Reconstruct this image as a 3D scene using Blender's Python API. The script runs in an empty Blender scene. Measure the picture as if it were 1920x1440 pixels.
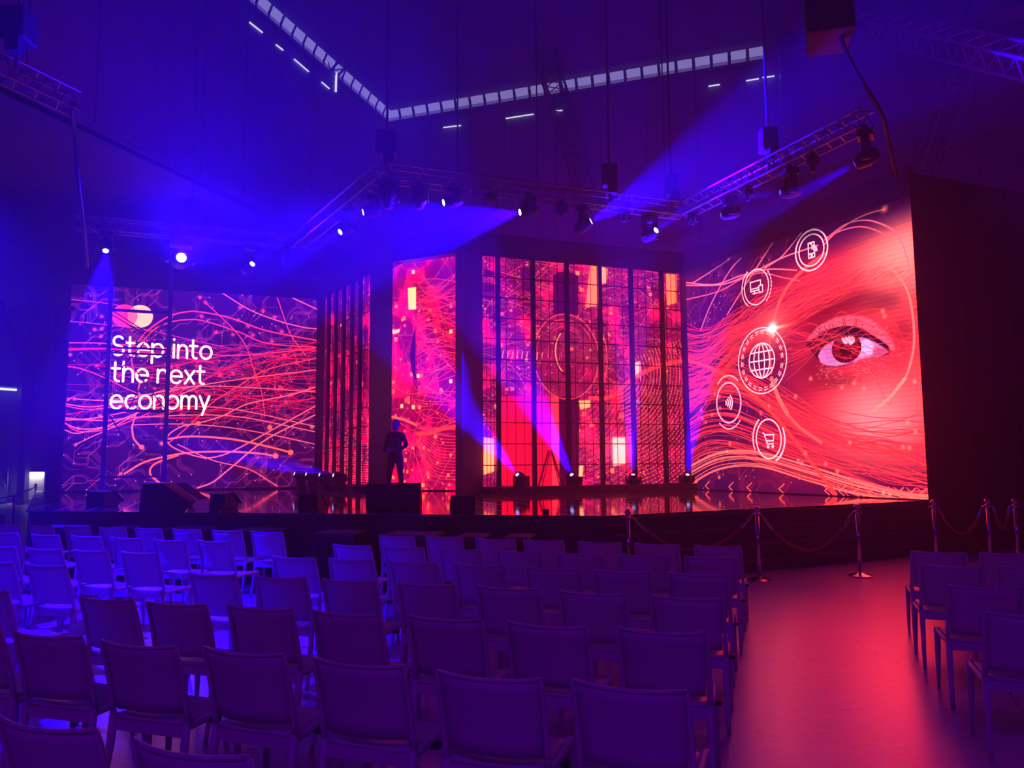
import bpy, bmesh, math, random
import numpy as np
from mathutils import Vector, Matrix, Quaternion
sc = bpy.context.scene
COL = sc.collection
PI = math.pi
random.seed(7)

# ------------------------------------------------------------------ camera
cam = bpy.data.cameras.new('camera'); camo = bpy.data.objects.new('camera', cam); COL.objects.link(camo)
cam.sensor_fit = 'HORIZONTAL'; cam.sensor_width = 36.0; cam.lens = 36.0*1442/1920
cam.clip_end = 300
_p = math.atan(142/1442); _r = math.radians(.42)
_f = Vector((0, math.cos(_p), math.sin(_p))); _u0 = Vector((0, -math.sin(_p), math.cos(_p))); _r0 = Vector((1, 0, 0))
_R = _r0*math.cos(_r) - _u0*math.sin(_r); _U = _u0*math.cos(_r) + _r0*math.sin(_r)
_m = Matrix((_R, _U, -_f)).transposed().to_4x4(); _m.translation = (0, 0, 1.72)
camo.matrix_world = _m
sc.camera = camo
# ------------------------------------------------------------------ exposure, world, lights
sc.view_settings.view_transform = 'Standard'; sc.view_settings.look = 'None'
sc.view_settings.exposure = 0.0; sc.view_settings.gamma = 1.0; sc.view_settings.use_curve_mapping = False
sc.cycles.max_bounces = 5; sc.cycles.diffuse_bounces = 2; sc.cycles.glossy_bounces = 3
sc.cycles.transparent_max_bounces = 4; sc.cycles.volume_bounces = 0
sc.cycles.use_denoising = True; sc.cycles.use_adaptive_sampling = True; sc.cycles.adaptive_threshold = .035; sc.cycles.sample_clamp_indirect = 3.0
sc.cycles.caustics_reflective = False; sc.cycles.caustics_refractive = False
w = bpy.data.worlds.new('hall_dark'); sc.world = w; w.use_nodes = True
w.node_tree.nodes['Background'].inputs[0].default_value = (0.22, 0.0, 0.55, 1)
w.node_tree.nodes['Background'].inputs[1].default_value = 0.05
HAZE = 0.0105; HAZE_G = 0.5
BLUE = (0.010, 0.0, 1.0)
SPOT = 42000.0          # watts of a moving head at full

def area_light(name, loc, target, size, power, col, size_y=None):
    l = bpy.data.lights.new(name, 'AREA'); l.energy = power; l.color = col; l.size = size
    if size_y: l.shape = 'RECTANGLE'; l.size_y = size_y
    o = bpy.data.objects.new(name, l); COL.objects.link(o); o.location = loc
    o.rotation_euler = (Vector(target)-Vector(loc)).to_track_quat('-Z', 'Y').to_euler()
    return o
# added blue and purple fill lights, no fixtures behind them, for seating and roof
area_light('fill_audience', (-1.5, -5, 8.5), (-1, 6, .5), 6, 250, (.24, 0.0, 1.0), 2)
area_light('fill_roof_left', (-7.0, 13.0, 8.5), (-7, 22, 13), 3, 50, (.2, 0.0, 1.0), 1)
area_light('fill_roof_back', (1.0, 19.8, 8.0), (4, 26, 11.5), 4, 230, (.3, 0.0, 1.0), 1)
area_light('fill_roof_right', (10.0, 13.0, 8.6), (14, 21, 11), 4, 170, (.35, 0.0, 1.0), 1)

# ------------------------------------------------------------------ helpers
def tag(o, label=None, cat=None, group=None, kind=None):
    if label: o['label'] = label
    if cat: o['category'] = cat
    if group: o['group'] = group
    if kind: o['kind'] = kind
    return o
def empty(name, loc=(0, 0, 0), rz=0.0, label=None, cat=None, group=None):
    o = bpy.data.objects.new(name, None); COL.objects.link(o); o.location = loc; o.rotation_euler = (0, 0, rz)
    o.empty_display_size = .2
    return tag(o, label, cat, group)
class MB:
    def __init__(s): s.bm = bmesh.new()
    def quad(s, *ps):
        return s.bm.faces.new([s.bm.verts.new(p) for p in ps])
    def box(s, c, d, rz=0.0, rot=None):
        M = (rot if rot is not None else Matrix.Rotation(rz, 3, 'Z'))
        vs = []
        for sx in (-1, 1):
            for sy in (-1, 1):
                for sz in (-1, 1):
                    vs.append(s.bm.verts.new(Vector(c) + M @ Vector((sx*d[0]/2, sy*d[1]/2, sz*d[2]/2))))
        for f in ((0, 1, 3, 2), (4, 6, 7, 5), (0, 4, 5, 1), (2, 3, 7, 6), (0, 2, 6, 4), (1, 5, 7, 3)):
            s.bm.faces.new([vs[i] for i in f])
        return s
    def prism(s, poly, z0, z1):
        a = [s.bm.verts.new((p[0], p[1], z0)) for p in poly]; b = [s.bm.verts.new((p[0], p[1], z1)) for p in poly]
        n = len(poly)
        for i in range(n): s.bm.faces.new((a[i], a[(i+1) % n], b[(i+1) % n], b[i]))
        s.bm.faces.new(a[::-1]); s.bm.faces.new(b)
        return s
    def slab(s, p0, p1, z0, z1, th, off=0.0):
        """upright slab along p0-p1; th is its depth to the left of the direction, off shifts it"""
        d = Vector((p1[0]-p0[0], p1[1]-p0[1])); d.normalize(); n = Vector((-d.y, d.x))
        q = [Vector(p0[:2])+n*off, Vector(p1[:2])+n*off, Vector(p1[:2])+n*(off+th), Vector(p0[:2])+n*(off+th)]
        return s.prism(q, z0, z1)
    def tube(s, pts, r, n=8, cap=True, r2=None):
        pts = [Vector(p) for p in pts]; rings = []; up = None
        N = len(pts)
        for i, p in enumerate(pts):
            t = (pts[min(i+1, N-1)]-pts[max(i-1, 0)]).normalized()
            if up is None:
                up = Vector((0, 0, 1)) if abs(t.z) < .9 else Vector((1, 0, 0))
            x = t.cross(up).normalized(); y = x.cross(t).normalized(); up = y
            rr = r if r2 is None else r + (r2-r)*i/(N-1)
            if isinstance(r, (list, tuple)): rr = r[i]
            rings.append([s.bm.verts.new(p + (x*math.cos(2*PI*k/n) + y*math.sin(2*PI*k/n))*rr) for k in range(n)])
        for a, b in zip(rings, rings[1:]):
            for k in range(n): s.bm.faces.new((a[k], a[(k+1) % n], b[(k+1) % n], b[k]))
        if cap: s.bm.faces.new(rings[0][::-1]); s.bm.faces.new(rings[-1])
        return s
    def lathe(s, prof, n=16, M=None):
        M = M or Matrix.Identity(4); rings = []
        for r, z in prof:
            rings.append([s.bm.verts.new(M @ Vector((r*math.cos(2*PI*k/n), r*math.sin(2*PI*k/n), z))) for k in range(n)])
        for a, b in zip(rings, rings[1:]):
            for k in range(n): s.bm.faces.new((a[k], a[(k+1) % n], b[(k+1) % n], b[k]))
        s.bm.faces.new(rings[0][::-1]); s.bm.faces.new(rings[-1])
        return s
    def build(s, name, m, parent=None, smooth=False, bevel=0.0, label=None):
        bmesh.ops.recalc_face_normals(s.bm, faces=s.bm.faces)
        me = bpy.data.meshes.new(name); s.bm.to_mesh(me); s.bm.free()
        if smooth:
            for p in me.polygons: p.use_smooth = True
        me.materials.append(m)
        o = bpy.data.objects.new(name, me); COL.objects.link(o)
        if parent: o.parent = parent
        if bevel:
            b = o.modifiers.new('bevel', 'BEVEL'); b.width = bevel; b.segments = 2; b.limit_method = 'ANGLE'
        if label: o['label'] = label
        return o
def lnk(name, me, parent=None):
    o = bpy.data.objects.new(name, me); COL.objects.link(o)
    if parent: o.parent = parent
    return o
def mat(name, col, rough=.6, metal=0.0, var=.12, scale=8.0, bump=0.0, spec=.5, dark=None):
    m = bpy.data.materials.new(name); m.use_nodes = True; nt = m.node_tree; b = nt.nodes['Principled BSDF']
    b.inputs['Roughness'].default_value = rough; b.inputs['Metallic'].default_value = metal
    b.inputs['Specular IOR Level'].default_value = spec
    tc = nt.nodes.new('ShaderNodeTexCoord'); no = nt.nodes.new('ShaderNodeTexNoise'); no.inputs['Scale'].default_value = scale
    no.inputs['Detail'].default_value = 4
    nt.links.new(tc.outputs['Object'], no.inputs['Vector'])
    mx = nt.nodes.new('ShaderNodeMix'); mx.data_type = 'RGBA'
    lo = dark or tuple(c*(1-var) for c in col)
    mx.inputs[6].default_value = (*lo, 1); mx.inputs[7].default_value = (*[min(1, c*(1+var)) for c in col], 1)
    nt.links.new(no.outputs['Fac'], mx.inputs[0]); nt.links.new(mx.outputs[2], b.inputs['Base Color'])
    if bump:
        bp = nt.nodes.new('ShaderNodeBump'); bp.inputs['Strength'].default_value = bump; bp.inputs['Distance'].default_value = .01
        nt.links.new(no.outputs['Fac'], bp.inputs['Height']); nt.links.new(bp.outputs[0], b.inputs['Normal'])
    return m
def emit(name, col, strength, base=(.02, .02, .02)):
    m = bpy.data.materials.new(name); m.use_nodes = True; b = m.node_tree.nodes['Principled BSDF']
    b.inputs['Base Color'].default_value = (*base, 1)
    b.inputs['Emission Color'].default_value = (*col, 1); b.inputs['Emission Strength'].default_value = strength
    return m
def lin(r, g, b):
    f = lambda c: (c/255/12.92) if c <= 10 else ((c/255+.055)/1.055)**2.4
    return np.array((f(r), f(g), f(b)), np.float32)

M = {}
M['black'] = mat('black_paint', (.012, .012, .014), .55)
M['drape'] = mat('black_cloth', (.018, .014, .018), .95, scale=3, var=.3, bump=.2)
M['set'] = mat('black_scenic_board', (.035, .028, .035), .6, scale=2, var=.2)
M['setlight'] = mat('grey_scenic_trim', (.10, .085, .09), .5)
M['chair'] = mat('white_resin', (.62, .61, .62), .42, scale=30, var=.04)
M['chairback'] = mat('white_resin_weave', (.60, .59, .60), .5, scale=120, var=.06, bump=.3)
M['clip'] = mat('dark_plastic', (.03, .03, .035), .5)
M['chrome'] = mat('polished_steel', (.75, .72, .70), .12, 1.0, var=.03)
M['rope'] = mat('red_velvet_rope', (.32, .03, .05), .9, scale=60, var=.3, bump=.4)
M['alu'] = mat('dull_metal_tube', (.17, .16, .17), .42, .8, var=.1)
M['steel'] = mat('painted_steel', (.09, .085, .09), .5, var=.2)
M['wall'] = mat('hall_cladding', (.14, .13, .135), .85, scale=1.5, var=.3, bump=.1)
M['roof'] = mat('roof_boards', (.12, .11, .115), .9, scale=1.2, var=.35)
M['lens'] = emit('lamp_lens_blue_white', (.75, .72, 1.0), 9)
M['lensdim'] = emit('lamp_lens_blue', (.35, .32, 1.0), 3)
M['lensblue'] = emit('lamp_lens_deep_blue', (.05, .035, 1.0), 2.2)
M['sky'] = emit('daylit_pane', (.36, .30, .72), .6)
M['lid'] = mat('grey_carpet_lid', (.20, .19, .19), .9, scale=60)
M['sky2'] = emit('daylit_pane_lower', (.16, .13, .38), .5)
M['leak'] = emit('daylight_leak', (.78, .74, 1.0), 1.1)
M['tubelight'] = emit('white_tube', (.8, .8, 1.0), 1.6)
M['cloth'] = mat('dark_clothing', (.005, .005, .006), .9, scale=25, spec=.08)
M['skin'] = mat('skin', (.11, .06, .045), .6)
M['hair'] = mat('dark_hair', (.012, .009, .008), .7)
M['counter'] = mat('white_counter_panel', (.72, .68, .66), .5, scale=2, var=.05)
M['banner'] = mat('red_banner_cloth', (.30, .03, .05), .9, scale=2, var=.15)

# ------------------------------------------------------------------ hall: floor, walls, roof (axes: U along the back wall, V to the back)
U = Vector((.9454, -.3260)); V = Vector((.3260, .9454)); K = Vector((-4.62, 28.0))
def hp(u, v=0.0, z=None):
    p = K + U*u + V*v
    return (p.x, p.y) if z is None else (p.x, p.y, z)
# hall floor: worn screed
fm = bpy.data.materials.new('worn_screed'); fm.use_nodes = True; nt = fm.node_tree; b = nt.nodes['Principled BSDF']
tc = nt.nodes.new('ShaderNodeTexCoord')
n1 = nt.nodes.new('ShaderNodeTexNoise'); n1.inputs['Scale'].default_value = 1.1; n1.inputs['Detail'].default_value = 8
mp = nt.nodes.new('ShaderNodeMapping'); mp.inputs['Scale'].default_value = (1.0, 3.5, 1); mp.inputs['Rotation'].default_value = (0, 0, .3)
n2 = nt.nodes.new('ShaderNodeTexNoise'); n2.inputs['Scale'].default_value = 7; n2.inputs['Detail'].default_value = 10; n2.inputs['Roughness'].default_value = .7
vo = nt.nodes.new('ShaderNodeTexVoronoi'); vo.feature = 'DISTANCE_TO_EDGE'; vo.inputs['Scale'].default_value = .9
n3 = nt.nodes.new('ShaderNodeTexNoise'); n3.inputs['Scale'].default_value = 2.2; n3.inputs['Detail'].default_value = 6
nt.links.new(tc.outputs['Object'], n1.inputs['Vector']); nt.links.new(tc.outputs['Object'], mp.inputs['Vector']); nt.links.new(mp.outputs[0], n2.inputs['Vector'])
nt.links.new(tc.outputs['Object'], n3.inputs['Vector'])
va = nt.nodes.new('ShaderNodeVectorMath'); va.operation = 'ADD'
nt.links.new(tc.outputs['Object'], va.inputs[0]); nt.links.new(n3.outputs['Color'], va.inputs[1]); nt.links.new(va.outputs[0], vo.inputs['Vector'])
cr = nt.nodes.new('ShaderNodeValToRGB'); cr.color_ramp.elements[0].position = 0; cr.color_ramp.elements[0].color = (.35, .35, .35, 1)
cr.color_ramp.elements[1].position = .006; cr.color_ramp.elements[1].color = (1, 1, 1, 1)
nt.links.new(vo.outputs['Distance'], cr.inputs[0])
gate = nt.nodes.new('ShaderNodeValToRGB'); gate.color_ramp.elements[0].position = .52; gate.color_ramp.elements[1].position = .56
nt.links.new(n1.outputs['Fac'], gate.inputs[0])
crk = nt.nodes.new('ShaderNodeMix'); crk.data_type = 'RGBA'; crk.inputs[6].default_value = (1, 1, 1, 1)
nt.links.new(gate.outputs[0], crk.inputs[0]); nt.links.new(cr.outputs[0], crk.inputs[7])
r1 = nt.nodes.new('ShaderNodeValToRGB'); r1.color_ramp.elements[0].position = .3; r1.color_ramp.elements[0].color = (.58, .53, .52, 1)
r1.color_ramp.elements[1].position = .7; r1.color_ramp.elements[1].color = (.80, .75, .72, 1)
nt.links.new(n2.outputs['Fac'], r1.inputs[0])
mu = nt.nodes.new('ShaderNodeMix'); mu.data_type = 'RGBA'; mu.blend_type = 'MULTIPLY'; mu.inputs[0].default_value = 1
nt.links.new(r1.outputs[0], mu.inputs[6]); nt.links.new(crk.outputs[2], mu.inputs[7]); nt.links.new(mu.outputs[2], b.inputs['Base Color'])
rr = nt.nodes.new('ShaderNodeMapRange'); rr.inputs['To Min'].default_value = .26; rr.inputs['To Max'].default_value = .5
nt.links.new(n2.outputs['Fac'], rr.inputs['Value']); nt.links.new(rr.outputs[0], b.inputs['Roughness'])
bp = nt.nodes.new('ShaderNodeBump'); bp.inputs['Strength'].default_value = .12; bp.inputs['Distance'].default_value = .01
nt.links.new(n2.outputs['Fac'], bp.inputs['Height']); nt.links.new(bp.outputs[0], b.inputs['Normal'])
b.inputs['Coat Weight'].default_value = .6; b.inputs['Coat Roughness'].default_value = .26; b.inputs['Coat IOR'].default_value = 1.6
mb = MB(); mb.prism([hp(-26, 1), hp(-26, -34), hp(24, -34), hp(24, 1)], -.2, 0)
tag(mb.build('floor', fm), kind='structure')
# back wall, of upright cladding boards
mb = MB(); mb.slab(hp(-22), hp(24), 0, 8.8, .3, .05); mb.slab(hp(0), hp(24), 8.8, 14.4, .3, .05)
wb = tag(mb.build('wall_back', M['wall']), kind='structure')
pm = None
for i in range(15):
    mb = MB(); u0 = .15 + i*1.6
    mb.box((0, 0, 0), (1.56, .07, 7.2)); o = mb.build('panel', M['wall'], wb) if pm is None else lnk('panel', pm, wb)
    pm = pm or o.data
    p = hp(u0+.8, .02+.012*((i*7) % 3)); o.location = (p[0], p[1], 10.75); o.rotation_euler = (0, 0, math.atan2(U.y, U.x))
# left nave wall above the aisle
mb = MB(); mb.slab(hp(0, 0), hp(0, -34), 8.8, 14.4, -.3, -.05)
wl = tag(mb.build('wall_left', M['wall']), kind='structure')
pm2 = None
for i in range(13):
    mb = MB(); mb.box((0, 0, 0), (.07, 1.56, 5.4)); o = mb.build('panel', M['wall'], wl) if pm2 is None else lnk('panel', pm2, wl)
    pm2 = pm2 or o.data
    p = hp(.0+.012*((i*5) % 3), -(.2+i*1.6+.8)); o.location = (p[0], p[1], 11.6); o.rotation_euler = (0, 0, math.atan2(-V.x, V.y))
mb = MB(); mb.slab(hp(-22, 0), hp(-22, -34), 0, 8.8, -.3, 0); tag(mb.build('wall_aisle', M['wall']), kind='structure')
# roof: slopes above the clerestory, flat aisle roof
mb = MB()
mb.quad(hp(-.1, .1, 14.85), hp(24, .1, 14.85), hp(24, -13, 21), hp(9, -13, 21))
mb.quad(hp(-.1, .1, 14.85), hp(9, -13, 21), hp(9, -34, 21), hp(-.1, -34, 14.85))
mb.quad(hp(9, -13, 21), hp(24, -13, 21), hp(24, -34, 21), hp(9, -34, 21))
tag(mb.build('ceiling', M['roof']), kind='structure')
mb = MB(); mb.prism([hp(-22, 0), hp(-22, -34), hp(-.1, -34), hp(-.1, 0)], 8.8, 9.0); tag(mb.build('ceiling_aisle', M['roof']), kind='structure')
# clerestory strips: sloping daylit panes between timber purlins
def strip(name, fn, n0, n1, step, din):
    mb = MB()
    a, bb = fn(n0*step-.2), fn(n1*step+.1)
    for z0, z1 in ((14.37, 14.45), (14.80, 14.9)):
        mb.tube([(a[0], a[1], (z0+z1)/2), (bb[0], bb[1], (z0+z1)/2)], .05, 6)
    root = tag(mb.build(name, M['steel']), kind='structure')
    for i in range(n0, n1):
        p, q = Vector((*fn(i*step+.05), 0)), Vector((*fn((i+1)*step-.05), 0)); d = Vector((din[0], din[1], 0))
        dz = lambda z, o: d*o + Vector((0, 0, z))
        mb = MB(); mb.quad(p+dz(14.56, .10), q+dz(14.56, .10), q+dz(14.80, .22), p+dz(14.80, .22)); mb.build('pane', M['sky'], root)
        mb = MB(); mb.quad(p+dz(14.45, .10), q+dz(14.45, .10), q+dz(14.55, .10), p+dz(14.55, .10)); mb.build('pane', M['sky2'], root)
        mb = MB(); e = Vector((*fn(i*step), 0)); g = (q-p).normalized()*.045
        mb.quad(e-g+dz(14.42, .08), e+g+dz(14.42, .08), e+g+dz(14.85, -.12), e-g+dz(14.85, -.12)); mb.build('mullion', M['steel'], root)
    return root
strip('window_1', lambda s: hp(s), 0, 24, .567, -V)
strip('window_2', lambda s: hp(0, -s), 0, 15, .567, U)
# daylight leaking through joints of the cladding, one slit each
for k, (a, bb) in enumerate([((-2.424,27.242,13.867),(-1.761,27.014,13.841)),((-0.121,26.448,13.833),(0.861,26.109,13.827)),((1.49,25.892,13.819),(1.856,25.766,13.796)),((6.526,24.155,13.824),(6.862,24.039,13.818)),((7.634,23.772,13.803),(8.007,23.644,13.806)),((8.115,23.606,13.822),(8.452,23.49,13.813)),((-7.289,20.271,13.848),(-7.106,20.799,13.857)),((-6.898,21.403,13.829),(-6.79,21.717,13.839)),((-6.608,22.243,13.841),(-6.361,22.957,13.825)),((-6.12,23.657,13.831),(-5.978,24.067,13.821))]):
    a, bb = Vector(a), Vector(bb); n = (-V if k < 6 else U); n = Vector((n.x, n.y, 0))*.09
    mb = MB(); mb.tube([a+n, bb+n], .022, 6)
    mb.build('light_slit', M['leak'], wb if k < 6 else wl)
a, bb = ((-5.86,24.409,14.565),(-5.864,24.397,13.893))
mb = MB(); mb.tube([Vector(a)+Vector((.1, 0, 0)), Vector(bb)+Vector((.1, 0, 0))], .035, 6); mb.build('light_slit', M['leak'], wl)

# ------------------------------------------------------------------ lattice roof trusses, columns
def lattice(name, a, b, wdt, label, bays=14, cat='truss', m=None, r=.04, group=None, depthdir=None):
    a, b = Vector(a), Vector(b); m = m or M['steel']; root = empty(name, a, 0, label, cat, group)
    d = (b-a).normalized(); dep = depthdir or Vector((0, 1, 0)); x = d.cross(dep).normalized()*wdt/2; y = x.cross(d).normalized()*wdt/2
    for sx in (-1, 1):
        for sy in (-1, 1):
            mb = MB(); mb.tube([x*sx+y*sy, b-a+x*sx+y*sy], r, 6); mb.build('chord', m, root)
    for sx, sy, tx, ty in ((-1, -1, 1, -1), (-1, 1, 1, 1), (-1, -1, -1, 1), (1, -1, 1, 1)):
        mb = MB()
        for i in range(bays):
            p = (b-a)*(i/bays); q = (b-a)*((i+.5)/bays); e = (b-a)*((i+1)/bays)
            mb.tube([p+x*sx+y*sy, q+x*tx+y*ty], r*.5, 5); mb.tube([q+x*tx+y*ty, e+x*sx+y*sy], r*.5, 5)
        mb.build('lacing', m, root)
    return root
lattice('roof_truss', (0.326,25.0,18.602), (2.749,25.0,9.888), .62, 'steel lattice roof truss leg slanting down behind the right arm of the lighting truss', 16)
lattice('roof_truss', (-13.764,24.0,8.635), (-7.97,22.0,12.336), .55, 'faint lattice roof truss rising over the left screen', 14)
lattice('roof_truss', (-12.595,27.0,9.086), (-5.51,24.0,15.006), .55, 'faint lattice roof truss rising over the bright lamp above the left screen', 16)
lattice('roof_truss', (8.543,19.0,13.159), (14.049,9.8,5.036), .5, 'horizontal lattice roof beam at upper right beyond the hanging loudspeaker', 30)
lattice('roof_truss', (11.908,18.0,13.503), (10.891,21.0,7.446), .5, 'slanting lattice roof leg at far right above the black side wall', 16)
mb = MB(); c = (8.771,23.38,11.035)
mb.box((c[0]-.1, c[1]-.25, 8), (.36, .3, 16)); tag(mb.build('roof_post', M['steel']), 'tall steel post at the right end of the clerestory window strip', 'post')
def column(name, base, h, brs, label, wd=.32):
    root = empty(name, base, 0, label, 'column')
    mb = MB(); mb.box((0, 0, h/2), (wd, wd, h)); mb.build('shaft', M['steel'], root)
    mb = MB(); mb.box((0, 0, .1), (wd*1.5, wd*1.5, .2)); mb.build('base_plate', M['steel'], root)
    for dx, z0, z1 in brs:
        mb = MB(); mb.tube([(0, 0, z0), (dx*.45, 0, z0+(z1-z0)*.4), (dx, 0, z1)], .13, 6); mb.build('bracket', M['steel'], root)
c0 = (-20.595,32.584,0.0)
column('hall_column', (c0[0], c0[1], 0), 8.8, ((1.6, 5.3, 8.7), (-1.4, 5.3, 8.7)), 'steel hall column with forked brackets left of the left screen')

# ------------------------------------------------------------------ far corner behind the stage's left end
def at_back(u, v=-.1): return hp(u, v)
cp = (-20.574,33.504,0.723)
def counter(px0, px1, label):
    a, b = Vector(px0), Vector(px1); c = (a+b)/2; wd = (b-a).length
    root = empty('bar_counter', (c.x, c.y, 0), math.atan2((b-a).y, (b-a).x), label, 'counter', None)
    mb = MB(); mb.box((0, -.37, .68), (wd, .06, 1.3)); mb.build('front_panel', M['counter'], root)
    mb = MB(); mb.box((0, -.22, 1.40), (wd+.1, .48, .07)); mb.build('counter_top', M['black'], root)
    mb = MB(); mb.box((0, -.17, .66), (wd, .33, 1.32)); mb.build('carcass', M['black'], root)
    mb = MB(); mb.box((0, -.42, 1.34), (wd-.04, .03, .03)); mb.build('light_strip', M['tubelight'], root)
    l = area_light('counter_light', (c.x, c.y, 1.3), (c.x, c.y, 0), wd, 12, (1.0, .88, .80), .06); l.parent = root
    l.location = (0, -.52, 1.33); l.rotation_euler = (math.radians(14), 0, 0)
    return root
counter((-20.9,33.616,0.767), (-19.735,33.215,0.772), 'lit white bar counter front left of the stage, right of the column')
counter((-23.501,34.514,0.757), (-22.214,34.07,0.762), 'lit white bar counter front at the left edge of the frame')
a, b = ((-21.12,33.692,4.84),(-19.305,33.066,2.134))
mb = MB(); mb.slab((a[0], a[1]), (b[0], b[1]), b[2], a[2], .05, -.15); tag(mb.build('banner', M['banner']), 'dull red cloth banner on the far wall left of the left screen', 'banner')
a, b = ((-24.228,34.764,5.176),(-21.728,33.902,4.934))
root = empty('tube_light', a, 0, 'white tube light high on the far wall at the left edge', 'lamp'); d = Vector(b)-Vector(a); nn = Vector((-V.x, -V.y, 0))*.25
mb = MB(); mb.tube([nn, d+nn], .05, 8); mb.build('tube', M['tubelight'], root)
mb = MB(); mb.tube([nn*.6+Vector((0, 0, .12)), d+nn*.6+Vector((0, 0, .12))], .06, 6); mb.build('housing', M['steel'], root)
a = (-21.981,33.989,0.879)
root = empty('folded_trestle', (a[0]+.2, a[1]-1.0, 0), math.atan2(U.y, U.x), 'pale steel trestle frame with a slanting strut between the two bar counters', 'trestle')
mb = MB(); mb.tube([(-.35, 0, 0), (-.35, 0, 1.5)], .03, 6); mb.tube([(.35, 0, 0), (.35, 0, 1.5)], .03, 6); mb.tube([(-.35, 0, 1.5), (.35, 0, 1.5)], .03, 6); mb.build('frame', M['alu'], root)
mb = MB(); mb.tube([(-.3, 0, 1.45), (.25, 0, .7)], .05, 6); mb.build('strut', M['alu'], root)
mb = MB(); mb.box((0, .02, .38), (.66, .03, .7)); mb.build('board', M['counter'], root)

# ------------------------------------------------------------------ stage
SZ = .95
F0, F1, F2 = (-7.9, 12.6), (1.25, 10.6), (7.42, 13.8)
sm = bpy.data.materials.new('gloss_black_stage_tiles'); sm.use_nodes = True; nt = sm.node_tree; b = nt.nodes['Principled BSDF']
b.inputs['Base Color'].default_value = (.016, .012, .016, 1); b.inputs['Roughness'].default_value = .07; b.inputs['Specular IOR Level'].default_value = .8
tc = nt.nodes.new('ShaderNodeTexCoord'); mp = nt.nodes.new('ShaderNodeMapping'); mp.inputs['Rotation'].default_value = (0, 0, -.36)
br = nt.nodes.new('ShaderNodeTexBrick'); br.inputs['Scale'].default_value = 1; br.inputs['Brick Width'].default_value = .5; br.inputs['Row Height'].default_value = .5
br.inputs['Mortar Size'].default_value = .012; br.offset = 0; br.inputs['Color1'].default_value = (1, 1, 1, 1); br.inputs['Color2'].default_value = (1, 1, 1, 1); br.inputs['Mortar'].default_value = (0, 0, 0, 1)
no = nt.nodes.new('ShaderNodeTexNoise'); no.inputs['Scale'].default_value = 1.6
nt.links.new(tc.outputs['Object'], mp.inputs[0]); nt.links.new(mp.outputs[0], br.inputs['Vector']); nt.links.new(tc.outputs['Object'], no.inputs['Vector'])
ad = nt.nodes.new('ShaderNodeMath'); ad.operation = 'MULTIPLY_ADD'; ad.inputs[1].default_value = .25
nt.links.new(no.outputs['Fac'], ad.inputs[0]); nt.links.new(br.outputs['Color'], ad.inputs[2])
bp = nt.nodes.new('ShaderNodeBump'); bp.inputs['Strength'].default_value = .25; bp.inputs['Distance'].default_value = .012
nt.links.new(ad.outputs[0], bp.inputs['Height']); nt.links.new(bp.outputs[0], b.inputs['Normal'])
rm = nt.nodes.new('ShaderNodeMapRange'); rm.inputs['To Min'].default_value = .35; rm.inputs['To Max'].default_value = .06
nt.links.new(br.outputs['Color'], rm.inputs[0]); nt.links.new(rm.outputs[0], b.inputs['Roughness'])
stage = empty('stage', (0, 0, 0), 0, 'large low black stage with a glossy tiled deck', 'stage')
SP = [F0, F1, F2, (9.6, 19.6), (4.6, 22.5), (-3.2, 24.6), (-13.4, 21.8)]
mb = MB(); mb.prism(SP, SZ-.012, SZ); mb.build('deck', sm, stage)
mb = MB(); cx = sum(p[0] for p in SP)/7; cy = sum(p[1] for p in SP)/7
mb.prism([(p[0]+(cx-p[0])*.004, p[1]+(cy-p[1])*.004) for p in SP], 0, SZ-.012); mb.build('fascia', M['set'], stage)
for i, zz in enumerate((.18, .43, .68, .905)):
    mb = MB(); mb.slab(F1, F2, zz-.012, zz+.012, .03, -.02); mb.build('trim_strip', M['setlight'], stage)  # flat trim strips on the upright fascia, no steps here

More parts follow.
